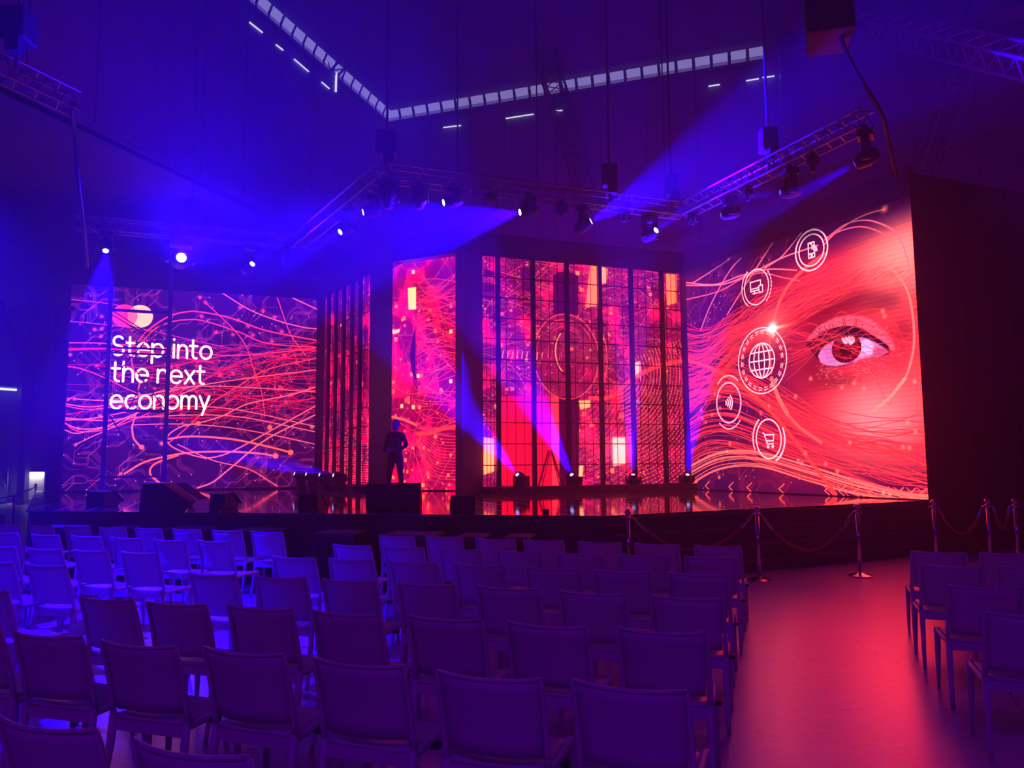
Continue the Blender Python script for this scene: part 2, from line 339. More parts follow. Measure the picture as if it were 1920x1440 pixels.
# ------------------------------------------------------------------ screen artwork, painted pixel by pixel with numpy (flat print on the LED walls)
rng = np.random.default_rng(11)
class Art:
    def __init__(s, W, H, base):
        s.W, s.H = W, H; s.im = np.zeros((H, W, 3), np.float32); s.im[:] = base
    def px(s, uv):
        a = np.asarray(uv, np.float32); return a*np.array((s.W, s.H), np.float32)
    def mask_line(s, P, rad):
        seg = np.diff(P, axis=0); L = np.hypot(seg[:, 0], seg[:, 1]); T = np.concatenate([[0], np.cumsum(L)])
        if T[-1] < .5: return None
        t = np.linspace(0, T[-1], max(2, int(T[-1]/.7)+1)); x = np.interp(t, T, P[:, 0]); y = np.interp(t, T, P[:, 1])
        k = int(math.ceil(rad+1)); x0, y0 = int(max(0, x.min()-k-1)), int(max(0, y.min()-k-1))
        x1, y1 = int(min(s.W, x.max()+k+2)), int(min(s.H, y.max()+k+2))
        if x1 <= x0 or y1 <= y0: return None
        m = np.zeros((y1-y0, x1-x0), np.float32); ix = np.floor(x).astype(int); iy = np.floor(y).astype(int)
        for dy in range(-k, k+1):
            for dx in range(-k, k+1):
                px, py = ix+dx, iy+dy; c = np.clip(rad+.5-np.hypot(px+.5-x, py+.5-y), 0, 1)
                ok = (px >= x0) & (px < x1) & (py >= y0) & (py < y1) & (c > 0)
                if ok.any(): np.maximum.at(m, (py[ok]-y0, px[ok]-x0), c[ok].astype(np.float32))
        return m, x0, y0, x1, y1
    def line(s, uv, rad, col, a=1.0, smooth=True, add=False, raw=False):
        P = np.asarray(uv, np.float32) if raw else s.px(uv)
        if smooth and len(P) > 2: P = crom(P)
        r = s.mask_line(P, rad)
        if r is None: return
        m, x0, y0, x1, y1 = r; m = m[..., None]*a; t = s.im[y0:y1, x0:x1]
        if add: t += m*np.asarray(col, np.float32)
        else: t[:] = t*(1-m)+np.asarray(col, np.float32)*m
    def glow(s, uv, r, col, a=1.0, ry=None, add=True, hard=False):
        c = s.px([uv])[0]; ry = ry or r; k = 3 if not hard else 1.2
        x0, x1 = int(max(0, c[0]-k*r)), int(min(s.W, c[0]+k*r+1)); y0, y1 = int(max(0, c[1]-k*ry)), int(min(s.H, c[1]+k*ry+1))
        if x1 <= x0 or y1 <= y0: return
        X, Y = np.meshgrid(np.arange(x0, x1)+.5, np.arange(y0, y1)+.5); q = ((X-c[0])/r)**2+((Y-c[1])/ry)**2
        m = (np.clip((1-np.sqrt(q))*min(r, ry)+.5, 0, 1) if hard else np.exp(-q*1.2))[..., None].astype(np.float32)*a
        t = s.im[y0:y1, x0:x1]; col = np.asarray(col, np.float32)
        if add: t += m*col
        else: t[:] = t*(1-m)+col*m
    def poly(s, uv, col, a=1.0, soft=0.0, smooth=False, ret=False):
        P = s.px(uv)
        if smooth: P = crom(np.vstack([P, P[:1]]))
        X, Y = np.meshgrid(np.arange(s.W)+.5, np.arange(s.H)+.5); ins = np.zeros((s.H, s.W), bool)
        x, y = P[:, 0], P[:, 1]; n = len(P); y0, y1 = int(max(0, y.min()-1)), int(min(s.H, y.max()+2))
        Xs, Ys = X[y0:y1], Y[y0:y1]; I = ins[y0:y1]; j = n-1
        for i in range(n):
            if y[i] != y[j]:
                c = ((y[i] > Ys) != (y[j] > Ys)) & (Xs < (x[j]-x[i])*(Ys-y[i])/(y[j]-y[i])+x[i]); I ^= c
            j = i
        m = ins.astype(np.float32)
        if soft: m = blur(m, soft)
        if ret: return m
        m = m[..., None]*a; s.im[:] = s.im*(1-m)+np.asarray(col, np.float32)*m
    def image(s, name):
        im = bpy.data.images.new(name, s.W, s.H, float_buffer=True, alpha=False); im.colorspace_settings.name = 'Linear Rec.709'
        px = np.ones((s.H, s.W, 4), np.float32); px[..., :3] = np.clip(s.im, 0, 20); im.pixels.foreach_set(px.ravel()); im.update(); im.pack()
        return im
def crom(P, n=14):
    Q = np.vstack([2*P[0]-P[1], P, 2*P[-1]-P[-2]]); out = []; t = np.linspace(0, 1, n, endpoint=False)[:, None]
    for i in range(1, len(Q)-2):
        a, b, c, d = Q[i-1], Q[i], Q[i+1], Q[i+2]
        out.append(.5*((2*b)+(-a+c)*t+(2*a-5*b+4*c-d)*t*t+(-a+3*b-3*c+d)*t**3))
    return np.vstack(out+[P[-1:]])
def blur(m, r):
    r = int(max(1, r)); k = np.hanning(2*r+3)[1:-1]; k /= k.sum()
    m = np.apply_along_axis(lambda v: np.convolve(np.pad(v, r, 'edge'), k, 'valid'), 0, m)
    return np.apply_along_axis(lambda v: np.convolve(np.pad(v, r, 'edge'), k, 'valid'), 1, m).astype(np.float32)
def cloud(H, W, cells, seed):
    g = np.random.default_rng(seed).random((cells+2, cells+2)); y = np.linspace(0, cells, H); x = np.linspace(0, cells, W)
    yi, xi = np.minimum(y.astype(int), cells), np.minimum(x.astype(int), cells); fy, fx = (y-yi)[:, None], (x-xi)[None]
    fy = fy*fy*(3-2*fy); fx = fx*fx*(3-2*fx); G = lambda a, b: g[np.ix_(a, b)]
    return (G(yi, xi)*(1-fy)*(1-fx)+G(yi+1, xi)*fy*(1-fx)+G(yi, xi+1)*(1-fy)*fx+G(yi+1, xi+1)*fy*fx).astype(np.float32)
def circuit(A, n, col, a, region=(0, 0, 1, 1), dots=True):
    for _ in range(n):
        p = np.array((rng.uniform(region[0], region[2])*A.W, rng.uniform(region[1], region[3])*A.H)); d = rng.integers(0, 8); P = [p]
        for k in range(rng.integers(2, 6)):
            L = rng.uniform(15, 75); ang = d*PI/4; p = p+np.array((math.cos(ang), math.sin(ang)))*L; P.append(p); d = (d+rng.choice((-1, 1))) % 8
        P = np.array(P)
        for q in range(rng.integers(1, 4)):
            A.line(P+np.array((7*q, 5*q)), .75, col, a*rng.uniform(.5, 1), smooth=False, raw=True)
        if dots:
            c = P[-1]/np.array((A.W, A.H)); A.glow(c, 1.9, (1.3, .6, 1.0), a)
RED = lin(255, 48, 92); PINK = lin(255, 96, 130); HOT = lin(255, 128, 150); DK = lin(42, 4, 70); ORG = lin(255, 120, 96)
def hdr(im):                    # LED red primaries overdrive the camera
    r = im[..., 0]; t = np.clip((r-.55)/.45, 0, 1); o = im.copy(); o[..., 0] = r*(1.05+3.8*t*t*(3-2*t)); return o

# ---- left wall: fibre lines, emblem, three lines of words
A = Art(1100, 940, DK)
cl = cloud(940, 1100, 5, 3)[..., None]; A.im *= (.55+.9*cl)
A.im += np.linspace(0, 1, 1100, dtype=np.float32)[None, :, None]*lin(70, 0, 40)*.5
circuit(A, 300, lin(225, 60, 150), .8)
for i in range(46):            # long fibres fanning in from the right
    y0, y1 = rng.uniform(.30, .74), rng.uniform(.34, .78); x0 = rng.choice((-.02, rng.uniform(.1, .55)))
    if x0 < 0 and i % 3: x0 = rng.uniform(.2, .5)
    xs = np.linspace(x0, 1.02, 7); e = (xs-x0)/(1.02-x0); ys = y0+(y1-y0)*(3*e*e-2*e**3)+.035*np.sin(e*5+i)
    A.line(np.stack([xs, ys], 1), rng.uniform(.8, 1.4), lin(255, 40, 96)*rng.uniform(.5, 1.0), .85)
    if x0 > 0: A.glow((xs[0], ys[0]), rng.uniform(5, 9), lin(255, 40, 100), .8)
for i in range(26):            # tangle of fibres at the right edge
    c = np.array((rng.uniform(.72, 1.0), rng.uniform(.38, .7))); a = rng.uniform(0, PI); L = rng.uniform(.08, .3)
    A.line([c-L*np.array((math.cos(a), math.sin(a))), c+rng.normal(0, .02, 2), c+L*np.array((math.cos(a), math.sin(a)))], 1.0, lin(245, 24, 84), .65)
C1, C2 = lin(255, 76, 140), lin(255, 70, 96)
for rad, col, pts in (
    (2.0, lin(225, 60, 200), [(-0.0166,0.9267),(0.1264,0.9167),(0.2221,0.8992),(0.3129,0.871)]), (2.0, lin(225, 60, 200), [(-0.0191,0.8189),(0.1301,0.8094),(0.3084,0.7894),(0.4146,0.7636),(0.6332,0.715)]),
    (2.4, C1, [(-0.0151,0.712),(0.1299,0.7158),(0.3739,0.7027),(0.634,0.6781),(0.9925,0.7321)]), (4.2, lin(255, 30, 130), [(-0.0139,0.6799),(0.1308,0.6894),(0.2772,0.6802),(0.5616,0.6382)]),
    (2.0, C1, [(-0.0141,0.5977),(0.0449,0.5896),(0.1459,0.5425),(0.2284,0.4923),(0.3256,0.4506),(0.424,0.426)]), (3.4, C2, [(0.2617,0.7331),(0.2946,0.7887),(0.3694,0.861),(0.4395,0.8929),(0.5042,0.8972),(0.6295,0.8728),(0.7812,0.8162),(0.9998,0.7757)]),
    (2.8, C2, [(0.2692,0.7156),(0.3154,0.7898),(0.3772,0.8342),(0.4477,0.854),(0.5199,0.8511),(0.6684,0.8005),(0.7825,0.7503),(1.0004,0.7373)]), (2.0, C2, [(0.5211,0.9473),(0.5926,0.8705),(0.6535,0.7997),(0.7001,0.7182),(0.7326,0.5986),(0.7648,0.4975),(0.7825,0.3684)]),
    (2.6, HOT, [(0.5895,1.0026),(0.7032,0.9244),(0.8184,0.8752),(0.9356,0.8441),(0.9989,0.8382)]), (2.6, HOT, [(0.8938,0.9968),(0.9973,0.9462)]), (2.2, C2, [(0.8239,0.9946),(0.8568,0.8871),(0.8895,0.7938),(0.9537,0.6921)]),
    (2.8, C2, [(0.3844,0.2196),(0.4284,0.2657),(0.497,0.3465),(0.5666,0.4379),(0.6599,0.5132),(0.7853,0.6099),(1.0012,0.6799)]), (3.0, HOT, [(1.0035,0.5275),(0.8948,0.4822),(0.7137,0.4317),(0.6046,0.3659),(0.5082,0.3287),(0.4413,0.3102),(0.3934,0.27),(0.391,0.2302),(0.4304,0.1948),(0.5018,0.1635),(0.5592,0.1542),(0.631,0.1762),(0.718,0.2304),(0.8667,0.3323),(1.0049,0.428)]),
    (5.0, ORG, [(0.387,0.2479),(0.485,0.2615),(0.6439,0.2484),(0.7931,0.212),(0.8962,0.1795)]), (4.8, ORG, [(0.2283,0.0789),(0.2942,0.13),(0.362,0.1556),(0.466,0.1788),(0.6089,0.1853),(0.7563,0.1756),(0.8318,0.1614)]),
    (4.6, ORG, [(0.3727,0.0243),(0.3302,0.0686),(0.329,0.1078),(0.3625,0.1381),(0.4312,0.1666)]), (3.6, HOT, [(0.5131,0.0038),(0.5765,0.0336),(0.6472,0.104),(0.7924,0.2487),(1.0056,0.3808)]), (2.2, HOT, [(0.4297,0.2214),(0.5739,0.1407),(0.7209,0.0941),(0.8422,0.0058)]),
    (4.6, ORG, [(0.2492,0.3086),(0.2563,0.2563),(0.2707,0.2302),(0.2884,0.2084)]), (3.4, ORG, [(0.2747,0.5378),(0.2682,0.4846),(0.2775,0.4495),(0.2598,0.3612),(0.2493,0.3043)]), (3.4, C2, [(0.2349,0.7139),(0.2375,0.634),(0.257,0.555)]),
    (2.2, HOT, [(0.0373,0.4398),(0.1362,0.4359),(0.2162,0.4499),(0.422,0.4976),(0.637,0.5492),(1.0021,0.6178)]), (2.2, HOT, [(-0.0138,0.419),(0.0713,0.4034),(0.1503,0.4136),(0.284,0.4585),(0.4217,0.5065),(0.6377,0.5171),(1.0039,0.499)]), (2.2, C1, [(-0.0135,0.4104),(0.0717,0.3914),(0.164,0.4034),(0.298,0.45),(0.4221,0.4931)]),
    (2.2, HOT, [(-0.0107,0.3362),(0.0865,0.346),(0.1653,0.3643),(0.3546,0.4068),(0.6403,0.4029),(1.0066,0.3149)]), (2.4, HOT, [(-0.0112,0.3507),(0.0539,0.343),(0.1529,0.3381),(0.2872,0.3572),(0.6412,0.3664),(1.007,0.2867)]),
    (2.6, HOT, [(-0.0103,0.3277),(0.0556,0.2967),(0.1407,0.306),(0.2195,0.3502),(0.3541,0.4246),(0.5282,0.5276)]), (2.6, C2, [(-0.0107,0.3362),(0.0494,0.2856),(0.1543,0.2949),(0.287,0.3616),(0.4232,0.4528)]), (2.2, HOT, [(-0.0091,0.2963),(0.0368,0.2753),(0.0886,0.2858),(0.1804,0.3124)]),
    (2.0, HOT, [(0.0452,0.2233),(0.1027,0.2601),(0.1806,0.308),(0.2728,0.379),(0.3737,0.4695),(0.4488,0.5523)]), (2.2, HOT, [(0.2476,0.3173),(0.4268,0.3234),(0.6059,0.3116),(0.7918,0.2763),(1.008,0.2211)])):
    A.line(pts, rad*.78, col*.95)
for (r, col), pts in (((13, ORG), [(0.8962,0.1795),(0.8318,0.1614)]), ((11, ORG), [(0.2897,0.2084),(0.5082,0.3269),(0.8048,0.3086)]), ((8, lin(255,70,150)), [(0.1166,0.8494),(0.0922,0.7843),(0.1188,0.7875),(0.1174,0.7504),(0.1468,0.7537),(0.1626,0.8434),(0.17,0.8261)]),
        ((9, lin(255,60,100)), [(0.4986,0.9735),(0.5211,0.9492),(0.5084,0.8762),(0.6655,0.9313),(0.7639,0.9191),(0.8143,0.8892),(0.6595,0.8653),(0.7013,0.8351),(0.5687,0.7968),(0.6389,0.7877),(0.7249,0.7896),(0.8465,0.8152),(0.8052,0.7609),(0.8603,0.688),(0.9152,0.6544),(0.8442,0.5202),(0.8724,0.4442),(0.8948,0.4822),(0.6435,0.5862),(0.5923,0.5753),(0.3942,0.609)]),
        ((7, PINK), [(0.0081,0.4392),(0.0295,0.4396),(0.0066,0.654),(0.0421,0.2199),(0.0489,0.3001),(0.2074,0.062),(0.2149,0.0791),(0.1268,0.3612)]), ((9, ORG), [(0.987,0.3129),(0.3668,0.2258)])):
    for p in pts: A.glow(p, r, col, .9, hard=r > 10, add=r < 10)
# emblem: two overlapping discs
def disc(A, c, rx, ry, col, n=60):
    A.poly([(c[0]+rx*math.cos(2*PI*k/n), c[1]+ry*math.sin(2*PI*k/n)) for k in range(n)], col)
e1, e2, er = ((0.2043,0.8585),(0.264,0.8597),(0.291,0.8587))
rx = (er[0]-e1[0])*.57; ry = rx*1100/940*.98
disc(A, e1, rx, ry, lin(255, 58, 150)); disc(A, e2, rx, ry, lin(255, 236, 170))
n = 60; h = (e2[0]-e1[0])/2; th = math.acos(h/rx)
A.poly([(e1[0]+rx*math.cos(t), e1[1]+ry*math.sin(t)) for t in np.linspace(-th, th, 24)]+[(e2[0]-rx*math.cos(t), e2[1]+ry*math.sin(t)) for t in np.linspace(-th, th, 24)], lin(255, 128, 150))
# lettering: geometric round sans drawn with strokes
def arc(cx, cy, rx, ry, a0, a1, n=26): return [(cx+rx*math.cos(math.radians(a)), cy+ry*math.sin(math.radians(a))) for a in np.linspace(a0, a1, n)]
GL = {'o': (1.04, [arc(.52, .5, .5, .5, 0, 360)]), 'e': (1.0, [[(.04, .52), (.98, .52)]+arc(.5, .5, .48, .5, 0, 318)]), 'c': (.92, [arc(.52, .5, .5, .5, 48, 312)]),
      'n': (.84, [[(0.02, 0), (.02, 1)], [(.02, .55)]+arc(.43, .56, .39, .44, 180, 0)+[(.82, 0)]]),
      'm': (1.36, [[(.02, 0), (.02, 1)], [(.02, .6)]+arc(.355, .62, .325, .38, 180, 0)+[(.68, 0)], [(.68, .6)]+arc(1.01, .62, .33, .38, 180, 0)+[(1.34, 0)]]),
      'h': (.84, [[(.02, 0), (.02, 1.5)], [(.02, .55)]+arc(.43, .56, .39, .44, 180, 0)+[(.82, 0)]]),
      't': (.66, [[(.24, 1.42), (.24, .3)]+arc(.52, .3, .28, .3, 180, 285, 12), [(-.02, .98), (.62, .98)]]),
      'p': (1.0, [arc(.5, .5, .48, .5, 0, 360), [(.02, 1), (.02, -.5)]]), 'i': (.22, [[(.11, 0), (.11, 1)], [(.11, 1.4), (.111, 1.44)]]),
      'x': (.82, [[(.03, 0), (.8, 1)], [(.03, 1), (.8, 0)]]), 'y': (.9, [[(.03, 1), (.46, .04)], [(.88, 1), (.28, -.48)]]),
      'S': (.95, [arc(.47, 1.09, .40, .36, 35, 250, 18)+[(.5, .74)]+arc(.47, .37, .44, .37, 68, -150, 20)]), ' ': (.30, [])}
def write(A, s, p0, p1, xh, rad, gap=.25):
    """set s from p0 to p1 (uv of baseline ends), x-height xh in image pixels"""
    adv = sum(GL[c][0] for c in s)+gap*(len(s)-1); a, b = A.px([p0])[0], A.px([p1])[0]; sx = (b[0]-a[0])/adv; x = 0
    for c in s:
        for st in GL[c][1]:
            P = np.array([(a[0]+(x+q[0])*sx, a[1]+(b[1]-a[1])*((x+q[0])/adv)+q[1]*xh) for q in st], np.float32)
            A.line(P, rad, (1.9, 1.85, 1.9), 1, smooth=False, raw=True)
        x += GL[c][0]+gap
W0 = [(0.1634,0.6609),(0.5539,0.6562),(0.165,0.5318),(0.5282,0.5276),(0.1642,0.3973),(0.5501,0.4013)]
XH = abs(0.06440000000000001)*940
write(A, 'Step into', W0[0], W0[1], XH, 4.7); write(A, 'the next', W0[2], W0[3], XH, 4.7); write(A, 'economy', W0[4], W0[5], XH, 4.7)
A.im = hdr(A.im); IMG_L = A.image('left_wall_artwork')

# ---- right wall: eye, icons, streams of fibres
A = Art(1100, 940, lin(48, 3, 62))
X, Y = np.meshgrid((np.arange(1100)+.5)/1100, (np.arange(940)+.5)/940)
def bl(cx, cy, rx, ry, p=1.0): return np.exp(-(((X-cx)/rx)**2+((Y-cy)/ry)**2)*p).astype(np.float32)[..., None]
circuit(A, 120, lin(200, 40, 90), .55, (0, .35, .45, 1)); circuit(A, 60, lin(200, 30, 60), .5, (0, 0, .5, .2))
fx, fy = (0.7818,0.5466)
face = 1/(1+np.exp(-((X-(.53+.10*np.cos((Y-.5)*5.0)-.07))/.06)))*1/(1+np.exp(-((.885+.03*(X-.8)*3-Y)/.022)))*1/(1+np.exp(-((Y-.13)/.05)))
face = face.astype(np.float32)[..., None]
sk = lin(226, 30, 58)*(1+0*X[..., None]).astype(np.float32)
c0, c1, c2, c3 = ((0.8423,0.2587),(0.9618,0.8239),(0.714,0.7956),(0.9451,0.5197))
sk = sk+bl(c0[0], c0[1], .14, .13)*lin(255, 150, 150)*.8+bl(c1[0], c1[1], .13, .16)*lin(255, 150, 130)*.9+bl(c2[0], c2[1], .12, .1)*lin(255, 60, 70)*.25+bl(c3[0]+.05, c3[1], .05, .3)*lin(255, 90, 80)*.3
A.im = A.im*(1-face)+sk*face
def shade(uv, rx, ry, amt):
    g = bl(uv[0], uv[1], rx, ry)*amt*face; A.im *= (1-g)+g*np.array((.30, .12, .30), np.float32)
s1 = [(0.6763,0.674),(0.7898,0.6989),(0.9004,0.665),(0.964,0.5523),(0.6281,0.5718),(0.6231,0.4713),(0.7149,0.4109),(0.5808,0.7456)]
for p, rx, ry, am in zip(s1, (.10, .11, .09, .05, .05, .07, .10, .06), (.05, .045, .045, .08, .09, .06, .03, .08), (.8, .8, .8, .7, .8, .8, .7, .5)): shade(p, rx, ry, am)
br_ = [(0.6075,0.6777),(0.6823,0.7229),(0.7528,0.753),(0.8507,0.7642),(0.9279,0.7353),(0.9757,0.6634),(0.9891,0.601)]
for k in range(130):                                   # eyebrow hairs
    i = rng.uniform(0, len(br_)-1.01); j = int(i); p = np.array(br_[j])*(1-i+j)+np.array(br_[j+1])*(i-j)+rng.normal(0, .012, 2)
    A.line([p, p+np.array((.05, .022))*rng.uniform(.6, 1.3)], .9, lin(80, 0, 22), .45)
# the eye, after the photograph
lid_up = [(0.5993,0.5765),(0.6257,0.5798),(0.6537,0.5953),(0.6834,0.605),(0.72,0.6083),(0.7554,0.6079),(0.7847,0.6012),(0.8152,0.5861),(0.8468,0.5593),(0.8797,0.5328),(0.9011,0.5133),(0.9078,0.494)]
lid_lo = [(0.9078,0.494),(0.9016,0.4812),(0.8768,0.478),(0.8355,0.4792),(0.7999,0.4771),(0.778,0.473),(0.7454,0.463),(0.7125,0.4624),(0.6767,0.4719),(0.6536,0.4874),(0.6359,0.5099),(0.618,0.5353),(0.5985,0.5613)]
crease = [(0.6127,0.5947),(0.6469,0.6217),(0.6849,0.6347),(0.7269,0.6439),(0.7719,0.6399),(0.8199,0.6291),(0.8605,0.5988),(0.8906,0.5678),(0.9154,0.5314),(0.9244,0.496)]
A.poly(crease+lid_up[::-1], lin(236, 92, 122), .9, soft=7)
for k in range(420):                                   # wrinkled skin around the eye
    t = rng.random(); a = rng.choice((0, 1))
    src = crease if a else lid_lo[1:11]; i = t*(len(src)-1.01); j = int(i); p = np.array(src[j])*(1-i+j)+np.array(src[j+1])*(i-j)
    p = p+(np.array((rng.normal(0, .01), rng.uniform(-.035, .0))) if a else np.array((rng.normal(.0, .012), rng.uniform(-.075, .0))))
    d = np.array((rng.uniform(.006, .018), rng.uniform(-.012, .010)))
    if rng.random() < .5: A.line([p, p+d*.6], .8, lin(120, 8, 40), .55)
    else: A.line([p, p+d*.6], .9, lin(255, 150, 170), .35)
A.poly(lid_up+lid_lo, lin(58, 3, 40), 1, soft=2)
A.poly([(0.6536,0.4874),(0.6442,0.5138),(0.6588,0.5367),(0.6807,0.5507),(0.7071,0.5588),(0.8113,0.5559),(0.8346,0.5496),(0.8679,0.5232),(0.8873,0.5063),(0.9021,0.4903),(0.8769,0.4802),(0.8356,0.4804),(0.8,0.4783),(0.778,0.4742),(0.7456,0.4677),(0.7127,0.466),(0.6768,0.4744)], lin(222, 120, 190), 1, soft=3)
A.poly([(0.6635,0.526),(0.6805,0.5483),(0.7043,0.5543),(0.7153,0.5182),(0.7108,0.4797),(0.6773,0.4842)], lin(200, 110, 190), .8, soft=8)
A.poly([(0.8058,0.5426),(0.8343,0.545),(0.8606,0.515),(0.8573,0.497),(0.8266,0.4875),(0.7982,0.4892)], lin(236, 190, 255), .9, soft=8)
A.poly([(0.8517,0.5211),(0.8829,0.5069),(0.9043,0.49),(0.8769,0.4791),(0.8451,0.4848)], lin(190, 40, 80), .7, soft=6)
ir = (0.7548,0.5256); er_ = abs(0.8104-ir[0]); ey_ = abs(0.4729-ir[1])
def ell(A, c, rx, ry, col, a=1.0, soft=0): A.poly([(c[0]+rx*math.cos(2*PI*k/40), c[1]+ry*math.sin(2*PI*k/40)) for k in range(40)], col, a, soft)
ell(A, ir, er_, ey_, lin(66, 0, 18), 1, 1)
for k in range(90):
    a = rng.uniform(0, 2*PI); r0, r1_ = rng.uniform(.45, .6), rng.uniform(.75, .95)
    A.line([(ir[0]+er_*r0*math.cos(a), ir[1]+ey_*r0*math.sin(a)), (ir[0]+er_*r1_*math.cos(a), ir[1]+ey_*r1_*math.sin(a))], 1.0, lin(190, 16, 24), .5)
ell(A, (0.7537,0.527), er_*.42, ey_*.42, lin(28, 0, 16), 1, 1)
A.poly([(0.6391,0.575),(0.683,0.5976),(0.7553,0.6067),(0.8152,0.5861),(0.849,0.5577),(0.884,0.5275),(0.8613,0.5289),(0.816,0.5563),(0.7684,0.5717),(0.7183,0.5766),(0.6813,0.5631),(0.6561,0.5371)], lin(40, 2, 34), .95, soft=3)
A.poly([(0.738,0.5635),(0.7457,0.5671),(0.7505,0.5614),(0.7558,0.5678),(0.7605,0.5621),(0.767,0.5683),(0.7728,0.5625),(0.7792,0.5662),(0.7861,0.559),(0.7878,0.5456),(0.7789,0.5374),(0.7689,0.5342),(0.762,0.5438),(0.7544,0.5414),(0.7447,0.5478)], lin(246, 190, 226), 1, soft=1)
for p, q in zip([(0.6538,0.5978),(0.6674,0.6029),(0.6834,0.605),(0.6967,0.6076),(0.7071,0.6082),(0.7503,0.6076),(0.7578,0.6074),(0.7894,0.5991),(0.7942,0.5971),(0.6453,0.5892),(0.6592,0.5993),(0.813,0.5889)], [(0.6356,0.6136),(0.6521,0.6182),(0.6738,0.6243),(0.6925,0.6283),(0.7054,0.6258),(0.7455,0.6353),(0.7506,0.6368),(0.7922,0.6286),(0.7981,0.6251),(0.6217,0.6085),(0.6493,0.6162),(0.8208,0.6016)]):
    A.line([p, q], 1.4, lin(52, 0, 26), .9)
# streams of fibres
def stream(n, A0, A1, jit, w, colf, al=.8):
    A0, A1 = np.array(A0), np.array(A1)
    for i in range(n):
        t = rng.random(); P = A0*(1-t)+A1*t+rng.normal(0, jit, A0.shape)*np.linspace(.3, 1, len(A0))[:, None]
        A.line(P, rng.uniform(*w), colf(), al)
rc = lambda: lin(255, rng.integers(30, 80), rng.integers(60, 96))*rng.uniform(.55, 1.05)
stream(56, [(-0.0309,0.6633),(0.0862,0.6285),(0.2282,0.684),(0.3841,0.7079),(0.5346,0.7489),(0.7006,0.8057)], [(-0.0464,0.2666),(0.0857,0.364),(0.2683,0.5242),(0.4304,0.6043),(0.6075,0.6777),(0.8173,0.7311)], .02, (.9, 1.7), rc)
stream(30, [(-0.027,0.7633),(0.1005,0.723),(0.2594,0.7477),(0.4224,0.7957),(0.5687,0.8113),(0.6891,0.8558)], [(-0.0355,0.5471),(0.1143,0.5602),(0.273,0.6301),(0.452,0.709),(0.6266,0.7628),(0.7545,0.7853)], .025, (.9, 1.6), rc)
stream(66, [(-0.0374,0.4974),(0.1332,0.526),(0.295,0.5057),(0.4847,0.3693),(0.6933,0.254),(0.8688,0.1908),(1.018,0.1526)], [(-0.0538,0.0783),(0.0868,0.1427),(0.2515,0.1414),(0.5019,0.071),(0.7145,0.0113),(0.869,-0.0241),(1.0072,-0.0387)], .012, (.8, 1.5), rc)
stream(26, [(-0.0329,0.6134),(0.1754,0.5833),(0.3568,0.4906),(0.5469,0.3639),(0.7286,0.2841),(0.8842,0.2564),(1.0244,0.2657)], [(-0.0413,0.3983),(0.1688,0.4278),(0.3691,0.3793),(0.5568,0.2541),(0.7227,0.1696),(0.8781,0.1427),(1.0148,0.0962)], .02, (1.0, 1.8), rc)
stream(26, [(0.4845,0.7025),(0.6045,0.6167),(0.7399,0.5016),(0.8639,0.4344),(0.9796,0.4317)], [(0.4861,0.3973),(0.5999,0.5219),(0.7478,0.6561),(0.877,0.6795),(0.9971,0.5464)], .05, (.8, 1.3), rc, .6)
stream(13, [(-0.0525,0.111),(0.1583,0.1806),(0.3598,0.1767),(0.5803,0.1256),(0.7821,0.0632),(0.9293,0.0256),(1.0104,0.0174)], [(-0.035,-0.0024),(0.154,0.0807),(0.3562,0.0974),(0.5763,0.0456),(0.7536,0.0066),(0.9272,-0.0122),(1.0086,-0.0135)], .004, (1.2, 1.6), lambda: lin(255, 130, 120)*.95)
zz = [0.0156,0.0841,0.2132,0.3063,0.4578,0.6508,0.7063,0.7596,0.8126,0.8582,0.9057,0.9447,0.9777]
for k in range(13):                                    # zigzag traces along the bottom edge
    x = zz[k]; A.line([(x+.02, .035), (x-.005, .015), (x+.02, -.005)], 1.5, lin(255, 120, 100), .9, smooth=False)
    if k > 4: A.line([(x-.01, .035), (x+.035, -.005)], 1.4, lin(255, 90, 90), .8, smooth=False)
